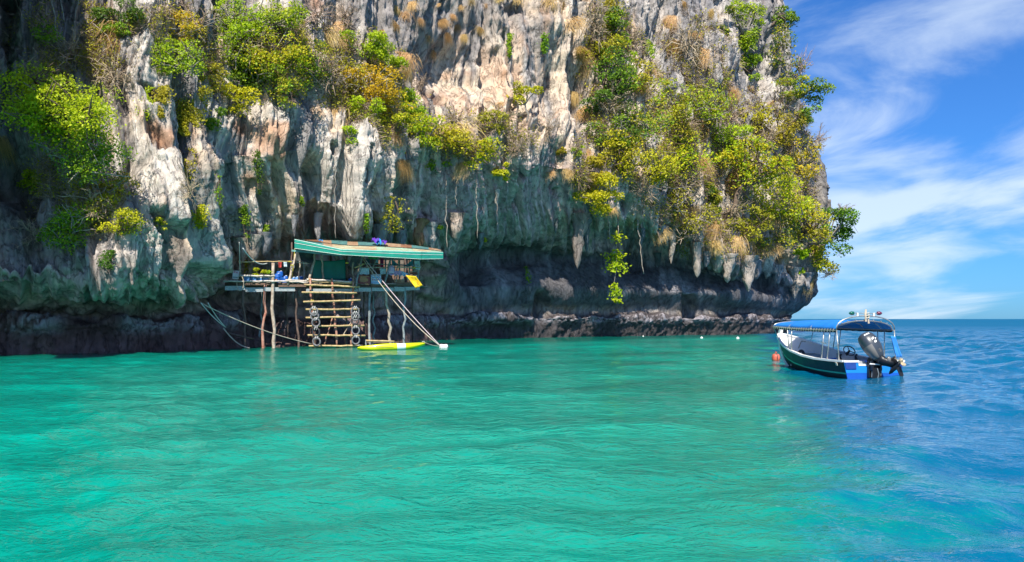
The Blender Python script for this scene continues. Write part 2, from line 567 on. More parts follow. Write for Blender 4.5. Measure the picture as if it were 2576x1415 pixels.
    C = mixc(C, (.56, .33, .17), sstep(.25, .50, st3) * sstep(-.1, .3, blot) * .55)
    C = mixc(C, (.10, .09, .09), pit * .6)
    C = mixc(C, rust, sstep(.33, .52, fbm(X * .3, Y * .3, Z * .2 + 40, 3)) * .55)
    # the weathered upper brow is grey, the sheltered bay under it cream and peach
    brow = sstep(250, 60, PY + 60 * blot) * sstep(820, 980, PX) * (1 - sstep(1290, 1400, PX + 80 * blot2))
    C = mixc(C, mixc(np.broadcast_to(np.array(grey) * .9, C.shape), blue, sstep(0, .4, blot2) * .6), brow * .85)
    bay = np.exp(-(np.abs((PX - 1270) / 190) ** 3 + np.abs((PY - 220) / 150) ** 3))
    C = mixc(C, mixc(np.broadcast_to(np.array(peach), C.shape), (.80, .68, .52), sstep(-.2, .3, blot)), bay * sstep(.35, -.1, streak) * .85)
    C = mixc(C, rust, bay * sstep(.15, .4, blot2) * .45)
    farg = sstep(1560, 1680, PX) * sstep(400, 250, PY)
    C = mixc(C, mixc(np.broadcast_to(np.array((.50, .47, .44)), C.shape), blue, sstep(-.1, .35, streak) * .7), farg * .7)
    C = mixc(C, rust, np.exp(-(((PX - 1063) / 26) ** 2 + ((PY - 600) / 40) ** 2)) * .9)
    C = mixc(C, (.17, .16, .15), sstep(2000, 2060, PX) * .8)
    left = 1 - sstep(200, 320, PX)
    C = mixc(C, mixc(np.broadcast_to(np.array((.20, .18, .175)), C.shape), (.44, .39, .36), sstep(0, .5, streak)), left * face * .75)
    # ceilings: fill light painted in, warmed against green bounce, with darker seepage
    under = (1 - face) * ceil_
    curt = sstep(1000, 1100, PX) * (1 - sstep(1480, 1560, PX)) * sstep(640, 590, PY) * sstep(395, 430, PY)
    cc = mixc(np.broadcast_to(np.array((.80, .58, .56)), C.shape), (.46, .33, .35), sstep(-.05, .35, streak) * .8)
    cc = mixc(cc, (.84, .64, .48), sstep(.1, .5, blot) * .6)
    cc = mixc(cc, (.22, .16, .17), sstep(.2, .5, st2) * .45)
    C = mixc(C, cc, np.maximum(under, curt * .85))
    mossy = sstep(0, .4, blot2) * under
    C = mixc(C, (.22, .18, .15), mossy * .3)
    lipz = np.exp(-((Q - 7.2) / .8) ** 2) * (1 - sstep(480, 620, PX))
    C = mixc(C, mixc(np.broadcast_to(np.array((.70, .53, .45)), C.shape), (.30, .24, .22), sstep(-.1, .4, blot2)), lipz * .8)  # lip colour warmed against the green bounce too
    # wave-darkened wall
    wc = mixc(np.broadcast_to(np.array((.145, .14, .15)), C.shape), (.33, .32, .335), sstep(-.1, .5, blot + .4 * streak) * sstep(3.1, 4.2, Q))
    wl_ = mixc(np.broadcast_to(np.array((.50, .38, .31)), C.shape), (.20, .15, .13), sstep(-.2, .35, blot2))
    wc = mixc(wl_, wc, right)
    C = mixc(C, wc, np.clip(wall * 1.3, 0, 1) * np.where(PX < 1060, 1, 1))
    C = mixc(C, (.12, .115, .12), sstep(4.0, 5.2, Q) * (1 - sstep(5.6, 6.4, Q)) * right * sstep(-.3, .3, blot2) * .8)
    tc = mixc(np.broadcast_to(np.array((.15, .09, .085)), C.shape), (.22, .14, .13), sstep(-.2, .4, blot2))
    tc = mixc(tc, (.095, .09, .095), right * .85)
    C = mixc(C, tc, tidal)
    oyc = sstep(.22, .55, oy + .35 * pnoise(S * .25, 1.0, 7.7)) * shelf
    oyc = np.where(PX < 1060, oyc * sstep(-.25, .15, pnoise(S * .3, 2.0, 3.0)), oyc)
    C = mixc(C, (.44, .41, .44), np.clip(oyc * .95, 0, 1))
    C = C * (1 + .28 * fbm(X * 2.6, Y * 2.6, Z * 2.0, 2))[..., None]
    C = np.clip(C, .012, .85)
    idx = np.arange(NU * NV).reshape(NU, NV)
    F = np.stack([idx[:-1, :-1], idx[1:, :-1], idx[1:, 1:], idx[:-1, 1:]], axis=-1).reshape(-1, 4)
    return P, C, F, uu, q


def rock_material():
    mt, nd, lk, bs = new_mat('limestone')
    at_ = nd.new('ShaderNodeAttribute')
    at_.attribute_name = 'rock'
    tc = nd.new('ShaderNodeTexCoord')
    mp = nd.new('ShaderNodeMapping')
    mp.inputs['Scale'].default_value = (1, 1, .32)
    lk.new(tc.outputs['Object'], mp.inputs[0])

    def nz(scale, det, rough, src):
        n = nd.new('ShaderNodeTexNoise')
        n.inputs['Scale'].default_value = scale
        n.inputs['Detail'].default_value = det
        n.inputs['Roughness'].default_value = rough
        lk.new(src, n.inputs['Vector'])
        return n.outputs[0]
    a = nz(2.8, 9, .74, mp.outputs[0])
    b = nz(7.5, 6, .7, tc.outputs['Object'])
    rp = nd.new('ShaderNodeValToRGB')
    rp.color_ramp.elements[0].position = .33
    rp.color_ramp.elements[0].color = (.55, .54, .55, 1)
    rp.color_ramp.elements[1].position = .62
    rp.color_ramp.elements[1].color = (1.12, 1.1, 1.06, 1)
    lk.new(a, rp.inputs[0])
    mul = nd.new('ShaderNodeMix')
    mul.data_type = 'RGBA'
    mul.blend_type = 'MULTIPLY'
    mul.inputs['Factor'].default_value = .85
    lk.new(at_.outputs['Color'], mul.inputs['A'])
    lk.new(rp.outputs[0], mul.inputs['B'])
    lk.new(mul.outputs['Result'], bs.inputs['Base Color'])
    bs.inputs['Roughness'].default_value = .88
    bs.inputs['Specular IOR Level'].default_value = .25
    def mth(op, x, y=None, z=None):
        n = nd.new('ShaderNodeMath')
        n.operation = op
        for i, v in enumerate((x, y, z)):
            if v is None: continue
            if isinstance(v, (int, float)): n.inputs[i].default_value = v
            else: lk.new(v, n.inputs[i])
        return n.outputs[0]

    def band(v, lo, hi, t0, t1):
        r = nd.new('ShaderNodeMapRange')
        r.interpolation_type = 'SMOOTHSTEP'
        for k, x in (('From Min', lo), ('From Max', hi), ('To Min', t0), ('To Max', t1)):
            r.inputs[k].default_value = x
        lk.new(v, r.inputs['Value'])
        return r.outputs[0]
    mp2 = nd.new('ShaderNodeMapping')
    mp2.inputs['Scale'].default_value = (1, 1, .42)
    lk.new(tc.outputs['Object'], mp2.inputs[0])
    n3 = nd.new('ShaderNodeTexNoise')
    n3.inputs['Scale'].default_value = .95
    n3.inputs['Detail'].default_value = 7
    n3.inputs['Roughness'].default_value = .62
    n3.inputs['Distortion'].default_value = .9
    lk.new(mp2.outputs[0], n3.inputs['Vector'])
    crack = band(mth('ABSOLUTE', mth('SUBTRACT', n3.outputs[0], .5)), 0.0, .022, 0.0, 1.0)
    vo = nd.new('ShaderNodeTexVoronoi')
    vo.inputs['Scale'].default_value = 2.6
    vo.inputs['Randomness'].default_value = 1.0
    lk.new(mp2.outputs[0], vo.inputs['Vector'])
    hole = mth('MAXIMUM', band(vo.outputs['Distance'], .08, .30, 0.0, 1.0), band(nz(.8, 3, .5, tc.outputs['Object']), .46, .54, 1.0, 0.0))
    relief = mth('MULTIPLY', crack, hole)
    dk = nd.new('ShaderNodeMix')
    dk.data_type = 'RGBA'
    dk.blend_type = 'MULTIPLY'
    dk.inputs['B'].default_value = (.30, .28, .28, 1)
    lk.new(mth('MULTIPLY', mth('SUBTRACT', 1.0, relief), .5), dk.inputs['Factor'])
    lk.new(mul.outputs['Result'], dk.inputs['A'])
    lk.new(dk.outputs['Result'], bs.inputs['Base Color'])
    add = nd.new('ShaderNodeMath')
    add.operation = 'MULTIPLY_ADD'
    lk.new(b, add.inputs[0])
    add.inputs[1].default_value = .45
    lk.new(a, add.inputs[2])
    bp = nd.new('ShaderNodeBump')
    bp.inputs['Strength'].default_value = .9
    bp.inputs['Distance'].default_value = .22
    lk.new(mth('MULTIPLY_ADD', relief, .35, add.outputs[0]), bp.inputs['Height'])
    lk.new(bp.outputs[0], bs.inputs['Normal'])
    return mt


M_ROCK = rock_material()
CP, CC, CF, C_UU, C_Q = build_cliff()
cliff_me = np_mesh('cliff', CP.reshape(-1, 3), CF, [M_ROCK], smooth=True, colors={'rock': CC.reshape(-1, 3)})
cliff = link('cliff', cliff_me)
tag(cliff, kind='structure')
# for placing things on the rock: where each point of the cliff stands in the view
_PXg = 1288 + FOCAL * CP[..., 0] / CP[..., 1]
_PYg = 803 - FOCAL * (CP[..., 2] - CAM_H) / CP[..., 1]
_CN = grid_normals(CP)
if _CN[600, 200, 1] > 0:
    _CN = -_CN


def on_cliff(px, py, tol=4.0):
    """Nearest cliff surface point seen at (px, py): position, normal, colour."""
    while True:
        mk = np.argwhere((np.abs(_PXg - px) < tol) & (np.abs(_PYg - py) < tol))
        if len(mk):
            break
        tol *= 1.8
        if tol > 200:
            return at(px, py, 100.0), Vector((.6, -.8, 0)), (.3, .3, .3)
    dd = CP[mk[:, 0], mk[:, 1], 1]
    e = np.hypot(_PXg[mk[:, 0], mk[:, 1]] - px, _PYg[mk[:, 0], mk[:, 1]] - py)
    i, j = mk[np.argmin(dd + e * .02)]
    n = _CN[max(0, i - 6):i + 7, max(0, j - 6):j + 7].reshape(-1, 3).mean(axis=0)
    n /= np.linalg.norm(n) + 1e-9
    return Vector(CP[i, j]), Vector(n), tuple(CC[i, j])


def stalactite(px, py0, py1, w, col=None, blunt=.35, lean=0.0):
    """A hanging limestone finger as a part of the cliff."""
    p, n, c = on_cliff(px, py0)
    D = p.y - .1
    m = D / FOCAL
    L, r0 = (py1 - py0) * m, w * m * .5
    seed = random.random() * 100
    nr, nk = 14, 12
    vs, cols = [], []
    for i in range(nr):
        t = i / (nr - 1)
        rr = r0 * ((1 - t) ** .75 * (1 - blunt) + blunt * math.sqrt(max(0, 1 - t ** 3))) * (1.15 if t < .1 else 1) + .01
        for k in range(nk):
            an = 2 * math.pi * k / nk
            nn = 1 + .6 * float(pnoise(math.cos(an) * 1.4 + seed, math.sin(an) * 1.4, t * L * .7)) + .45 * float(pnoise(math.cos(an) * 4 + seed, math.sin(an) * 4, t * L * 2.2))
            x = p.x + math.cos(an) * rr * nn + lean * L * t + .12 * r0 * math.sin(t * 5 + seed)
            vs.append((x, D + math.sin(an) * rr * nn, p.z + .4 * r0 - t * (L + .4 * r0)))
            st = .5 + .5 * float(pnoise(math.cos(an) * 2 + seed, math.sin(an) * 2, t * .6))
            base = np.array(col or (.52, .46, .40))
            cols.append(tuple(np.clip(base * (.55 + .75 * st), .02, .85)))
    fs = [(i * nk + k, i * nk + (k + 1) % nk, (i + 1) * nk + (k + 1) % nk, (i + 1) * nk + k) for i in range(nr - 1) for k in range(nk)]
    me = np_mesh('stalactite', np.array(vs), np.array(fs), [M_ROCK], smooth=True, colors={'rock': np.array(cols)})
    return link('stalactite', me, cliff)


GREYST, TAN, DARKST, RED = (.36, .36, .37), (.56, .48, .40), (.20, .22, .22), (.52, .28, .15)
for a in [(1152, 545, 612, 44, (.58, .48, .40), .5), (1085, 570, 632, 40, (.50, .46, .42), .55), (1058, 560, 632, 38, RED, .6), (1455, 550, 680, 40, (.38, .31, .27), .3),
          (1478, 560, 636, 24, DARKST), (1204, 595, 632, 22, DARKST, .5), (1690, 580, 668, 22, TAN, .3), (1664, 575, 615, 28, GREYST, .6),
          (1752, 620, 702, 30, TAN, .35), (1772, 640, 676, 22, GREYST, .6), (1834, 650, 716, 34, TAN, .5), (1880, 655, 738, 40, TAN, .35),
          (1902, 660, 705, 30, GREYST, .6), (1958, 670, 712, 26, GREYST, .5), (2000, 680, 752, 36, TAN, .45), (2028, 690, 730, 34, GREYST, .6),
          (1610, 580, 620, 18, DARKST), (1652, 640, 690, 16, DARKST),
          (745, 548, 600, 14, GREYST), (800, 545, 612, 22, (.46, .45, .44), .6), (958, 575, 622, 30, GREYST, .6), (985, 580, 618, 22, GREYST, .6), (1012, 590, 624, 26, GREYST, .7),
          (1400, 560, 590, 14, DARKST), (640, 600, 658, 34, TAN, .6), (668, 590, 645, 28, GREYST, .5), (612, 610, 664, 36, TAN, .6),
          (1250, 480, 516, 14, (.55, .50, .44))]:
    stalactite(*a)

# ------------------------------------------------------------------ the sea


def build_sea():
    rows = list(np.geomspace(3.0, 150.0, 470) - 1.0)
    far = list(np.geomspace(170, 45000, 26))
    ys = np.array([-250.0, -40.0, -10.0, 0.0] + rows + far)
    ks = np.linspace(-1.05, 1.05, 560)
    Yg, K = np.meshgrid(ys, ks, indexing='ij')
    half = np.where(Yg < 2, 14 + np.abs(Yg) * .5, Yg + 12)
    Xg = half * K + .12 * np.where(Yg > 2, Yg, 0)
    dy = np.gradient(ys)[:, None]
    rg = np.random.default_rng(3)
    Zg = np.zeros_like(Xg)
    open_ = .46 + 1.6 * sstep(-2, 14, Xg - .30 * Yg + 1.5 * pnoise(Xg * .1, Yg * .1, 1.0))
    patch = .55 + .9 * sstep(-.3, .4, fbm(Xg * .07, Yg * .05, 2.0, 2))
    for i in range(60):
        lam = math.exp(rg.uniform(math.log(.26), math.log(5.0)))
        an = R(118) + rg.normal() * .8
        amp = .0068 * lam ** .62
        k = 2 * math.pi / lam
        ph = rg.uniform(0, 6.28)
        fade = sstep(1.6, 3.6, lam / np.maximum(dy, 1e-6))
        arg = k * (Xg * math.cos(an) + Yg * math.sin(an)) + ph + .9 * pnoise(Xg * .35 / lam, Yg * .35 / lam, i * 1.7)
        sn = np.sin(arg)
        Zg += fade * amp * (sn + .35 * (sn * sn - .5)) * (patch if lam < 2 else 1)
    Zg *= open_
    Zg -= Zg.mean()
    Zg[:4] = 0
    V = np.stack([Xg, Yg, Zg], axis=-1)
    n, m_ = V.shape[:2]
    idx = np.arange(n * m_).reshape(n, m_)
    F = np.stack([idx[:-1, :-1], idx[:-1, 1:], idx[1:, 1:], idx[1:, :-1]], axis=-1).reshape(-1, 4)
    return V.reshape(-1, 3), F


def sea_material():
    mt, nd, lk, bs = new_mat('sea_water')
    geo = nd.new('ShaderNodeNewGeometry')
    sep = nd.new('ShaderNodeSeparateXYZ')
    lk.new(geo.outputs['Position'], sep.inputs[0])

    def m(op, a, b=None):
        n = nd.new('ShaderNodeMath')
        n.operation = op
        for i, v in enumerate((a, b)):
            if v is None: continue
            if isinstance(v, (int, float)): n.inputs[i].default_value = v
            else: lk.new(v, n.inputs[i])
        return n.outputs[0]

    def nz(scale, det, rough=.55, stretch=None, rot=0, dist=0):
        src = geo.outputs['Position']
        if stretch:
            mp = nd.new('ShaderNodeMapping')
            mp.inputs['Scale'].default_value = stretch
            mp.inputs['Rotation'].default_value = (0, 0, rot)
            lk.new(src, mp.inputs[0])
            src = mp.outputs[0]
        n = nd.new('ShaderNodeTexNoise')
        n.inputs['Scale'].default_value = scale
        n.inputs['Detail'].default_value = det
        n.inputs['Roughness'].default_value = rough
        n.inputs['Distortion'].default_value = dist
        lk.new(src, n.inputs['Vector'])
        return n.outputs[0]
    # sandy shallows turn to deep blue offshore, with sky reflection painted into the blue
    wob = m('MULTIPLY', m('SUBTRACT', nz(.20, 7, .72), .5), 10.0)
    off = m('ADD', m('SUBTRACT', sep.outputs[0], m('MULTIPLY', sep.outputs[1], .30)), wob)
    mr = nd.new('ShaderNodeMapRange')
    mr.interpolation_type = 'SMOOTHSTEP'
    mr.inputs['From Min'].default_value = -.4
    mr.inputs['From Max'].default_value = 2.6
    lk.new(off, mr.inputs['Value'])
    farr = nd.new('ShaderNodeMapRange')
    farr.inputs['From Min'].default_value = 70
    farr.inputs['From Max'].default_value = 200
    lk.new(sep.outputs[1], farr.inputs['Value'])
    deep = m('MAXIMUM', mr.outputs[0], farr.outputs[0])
    pat = nd.new('ShaderNodeValToRGB')
    e = pat.color_ramp.elements
    e[0].position, e[0].color = .36, (.0, .195, .140, 1)
    e[1].position, e[1].color = .64, (.0, .300, .212, 1)
    lk.new(nz(.22, 5, .6, (.55, 1.5, 1), R(12), .6), pat.inputs[0])
    # dark green close under the cliff: rock bottom plus painted shade
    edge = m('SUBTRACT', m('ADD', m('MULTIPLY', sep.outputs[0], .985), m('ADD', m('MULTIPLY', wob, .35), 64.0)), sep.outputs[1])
    shore_dark = nd.new('ShaderNodeMapRange')
    shore_dark.interpolation_type = 'SMOOTHSTEP'
    shore_dark.inputs['From Min'].default_value = 12.0
    shore_dark.inputs['From Max'].default_value = 0.0
    lk.new(edge, shore_dark.inputs['Value'])
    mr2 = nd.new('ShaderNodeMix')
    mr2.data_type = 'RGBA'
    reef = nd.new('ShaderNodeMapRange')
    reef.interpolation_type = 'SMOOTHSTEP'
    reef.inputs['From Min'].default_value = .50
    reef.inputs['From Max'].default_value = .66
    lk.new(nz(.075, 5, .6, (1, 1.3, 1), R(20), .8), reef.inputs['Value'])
    lk.new(m('MAXIMUM', m('MULTIPLY', shore_dark.outputs[0], .78), m('MULTIPLY', reef.outputs[0], .42)), mr2.inputs['Factor'])
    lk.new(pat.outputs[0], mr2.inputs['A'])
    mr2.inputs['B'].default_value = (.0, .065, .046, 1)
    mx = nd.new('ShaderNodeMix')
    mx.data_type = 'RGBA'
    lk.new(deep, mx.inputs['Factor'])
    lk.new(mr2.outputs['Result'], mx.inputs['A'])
    mx.inputs['B'].default_value = (.0, .105, .205, 1)  # blue stands for deep water and for reflected sky
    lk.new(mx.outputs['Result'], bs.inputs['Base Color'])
    bs.inputs['Roughness'].default_value = .045
    bs.inputs['IOR'].default_value = 1.333
    # the far sea is ruffled: rougher mirror, less of the sky just above the horizon
    for key, lo, hi, t0, t1 in (('Specular IOR Level', 40, 500, .38, .16), ('Roughness', 20, 220, .045, .50)):
        sp = nd.new('ShaderNodeMapRange')
        for k_, v_ in (('From Min', lo), ('From Max', hi), ('To Min', t0), ('To Max', t1)):
            sp.inputs[k_].default_value = v_
        lk.new(sep.outputs[1], sp.inputs['Value'])
        lk.new(sp.outputs[0], bs.inputs[key])
    h = m('ADD', m('MULTIPLY', nz(2.6, 4, .6, (.85, 1.15, 1), R(28), .3), 1.0), m('MULTIPLY', nz(8.0, 3, .6), .28))
    bp = nd.new('ShaderNodeBump')
    bp.inputs['Strength'].default_value = .6
    bp.inputs['Distance'].default_value = .11
    lk.new(h, bp.inputs['Height'])
    lk.new(bp.outputs[0], bs.inputs['Normal'])
    return mt


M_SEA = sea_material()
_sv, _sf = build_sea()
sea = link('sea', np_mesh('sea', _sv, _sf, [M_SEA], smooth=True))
tag(sea, kind='structure')

# ------------------------------------------------------------------ materials for the hut
M_BAMBOO = mat('bamboo', (.60, .44, .20), .55, .35, 3.0, color2=(.36, .25, .12), stretch=(1, 1, 1))
M_POLE = mat('pale_pole', (.58, .50, .40), .8, .4, 4.0, color2=(.30, .22, .16), bump=.4)
M_POLE_DARK = mat('dark_pole', (.20, .13, .10), .85, .4, 4.0, color2=(.09, .06, .05), bump=.4)
M_POLE_RED = mat('red_pole', (.50, .30, .22), .85, .4, 3.0, color2=(.34, .12, .08), bump=.4)
M_POLE_GREY = mat('grey_pole', (.36, .40, .40), .85, .4, 4.0, color2=(.17, .19, .2), bump=.4)
M_BOARD = mat('weathered_board', (.46, .50, .50), .85, .3, 3.0, color2=(.26, .30, .30), stretch=(1, 6, 6), bump=.3)
M_BOARD_BROWN = mat('brown_board', (.25, .15, .10), .85, .4, 3.0, color2=(.13, .08, .06), stretch=(1, 6, 6), bump=.3)
M_DECK = mat('deck_plank', (.24, .20, .16), .85, .4, 4.0, color2=(.12, .10, .08), bump=.3)
M_WHITE_RAIL = mat('whitened_bamboo', (.74, .68, .60), .7, .3, 4.0, color2=(.46, .38, .30))
M_TRIM = mat('green_roof_trim', (.02, .34, .235), .38, .3, 2.0, color2=(.015, .24, .18))
M_TRIM_PALE = mat('pale_trim_edge', (.66, .82, .72), .45, .15, 3.0)
M_RUST = mat('rusted_sheet', (.42, .21, .10), .8, .4, 1.6, color2=(.22, .11, .07), stretch=(1, .5, 1), bump=.2)
M_RUST2 = mat('dusty_rust_sheet', (.58, .44, .28), .8, .4, 1.4, color2=(.36, .20, .11), stretch=(1, .5, 1), bump=.2)
M_SHEET_TEAL = mat('teal_sheet', (.16, .36, .33), .55, .3, 1.6, color2=(.10, .22, .22), bump=.2)
M_SHEET_PALE = mat('sun_bleached_sheet', (.62, .66, .48), .6, .3, 1.2, color2=(.50, .33, .18), bump=.2)
M_SHEET_GREEN = mat('faded_green_sheet', (.42, .66, .52), .55, .3, 1.2, color2=(.52, .44, .28), bump=.2)
M_TARP = mat('green_tarp', (.0, .17, .125), .6, .2, 2.0, bump=.5, bscale=3)
M_TARP_BLUE = mat('blue_tarp_hem', (.005, .12, .16), .6, .2, 2.0)
M_CHAR = mat('charcoal_tarp', (.055, .065, .065), .8, .4, 4.0, bump=.5, bscale=4)
M_GREYC = mat('grey_cloth', (.16, .18, .21), .9, .3, 3.0, bump=.5, bscale=5)
M_DRUM = mat('blue_plastic', (.012, .12, .50), .4, .2, 2.0)
M_TUB = mat('light_blue_plastic', (.12, .30, .62), .45, .3, 5.0)
M_WHITE = mat('white_plastic', (.78, .78, .76), .5, .15, 6.0)
M_SOIL = mat('soil', (.10, .06, .04), .95, .4, 12.0)
M_RUBBER = mat('tyre_rubber', (.045, .045, .05), .65, .4, 10.0)
M_RUBBER_GREY = mat('salted_rubber', (.20, .20, .21), .75, .4, 10.0)
M_ROPE = mat('rope', (.55, .47, .36), .9, .3, 20.0)
M_ROPE_PINK = mat('pink_grey_rope', (.62, .50, .52), .9, .3, 20.0)
M_ROPE_YELLOW = mat('yellow_rope', (.62, .52, .05), .85, .3, 20.0)
M_ROPE_WHITE = mat('white_rope', (.75, .73, .68), .85, .2, 20.0)
M_SIGNBLUE = mat('sign_blue_white', (.50, .72, .88), .5, .1, 4.0)
M_SIGNBROWN = mat('sign_brown', (.22, .05, .045), .6, .2, 3.0)
M_INKBLUE = mat('ink_blue', (.03, .20, .55), .5, .1, 4.0)
M_INKRED = mat('ink_red', (.50, .02, .12), .5, .1, 4.0)
M_INKYEL = mat('ink_yellow', (.66, .46, .16), .5, .1, 4.0)
M_INKGREEN = mat('ink_green', (.0, .22, .18), .5, .1, 4.0)
M_YELLOW = mat('yellow_cloth', (.84, .55, .01), .65, .1, 3.0)
M_DARKTXT = mat('dark_ink', (.10, .07, .02), .6, .1, 4.0)
M_CLOTHW = mat('pale_print_cloth', (.72, .76, .78), .9, .3, 9.0, color2=(.30, .50, .60))
M_CLOTHP = mat('pink_print_cloth', (.78, .62, .72), .9, .3, 9.0, color2=(.45, .30, .60))
M_CLOTHB = mat('sky_blue_cloth', (.62, .80, .90), .9, .3, 9.0, color2=(.25, .55, .80))
M_MAGENTA = mat('magenta_towel', (.36, .03, .13), .9, .2, 6.0)
M_NET = mat('teal_netting', (.05, .22, .28), .8, .3, 6.0)
M_PURPLE = mat('purple_tarp', (.12, .04, .40), .5, .2, 5.0)
M_AZURE = mat('azure_tarp', (.02, .28, .70), .5, .2, 5.0)
M_CLAY = mat('terracotta', (.50, .24, .14), .85, .3, 6.0)


def hp(px, py, dd=0.0):
    """A point on the hut's front, dd metres behind it."""
    return at(px, py, 48.0 + (px - 570) / 98.0 + dd)


def wobbly(a, b, n=6, amp=.03):
    a, b = Vector(a), Vector(b)
    L = (b - a).length
    out = []
    for i in range(n + 1):
        t = i / n
        w = amp * math.sin(math.pi * t) * 2
        out.append(a.lerp(b, t) + Vector((random.uniform(-1, 1), random.uniform(-1, 1), random.uniform(-1, 1))) * (w if 0 < i < n else 0))
    return out


def pole(parent, name, p0, p1, r, mt, amp=.03, taper=.8, n=7):
    """A crooked round pole with knots; r in metres."""
    pts = wobbly(p0, p1, n, amp)
    rs = [r * (1 - (1 - taper) * i / n) * random.uniform(.88, 1.12) for i in range(n + 1)]
    return MB().tube(pts, rs, 8).build(name, mt, parent, smooth=True)


def bamboo(parent, name, p0, p1, r, mt, amp=.012):
    """A bamboo cane with swollen nodes."""
    p0, p1 = Vector(p0), Vector(p1)
    n = max(4, int((p1 - p0).length / .32))
    base = wobbly(p0, p1, n, amp)
    pts, rs = [], []
    for i, p in enumerate(base):
        if 0 < i < n:
            d = (base[i + 1] - base[i - 1]).normalized()
            pts += [p - d * .03, p, p + d * .03]
            rs += [r * .96, r * 1.18, r * .96]
        else:
            pts.append(p); rs.append(r)
    return MB().tube(pts, rs, 8).build(name, mt, parent, smooth=True)


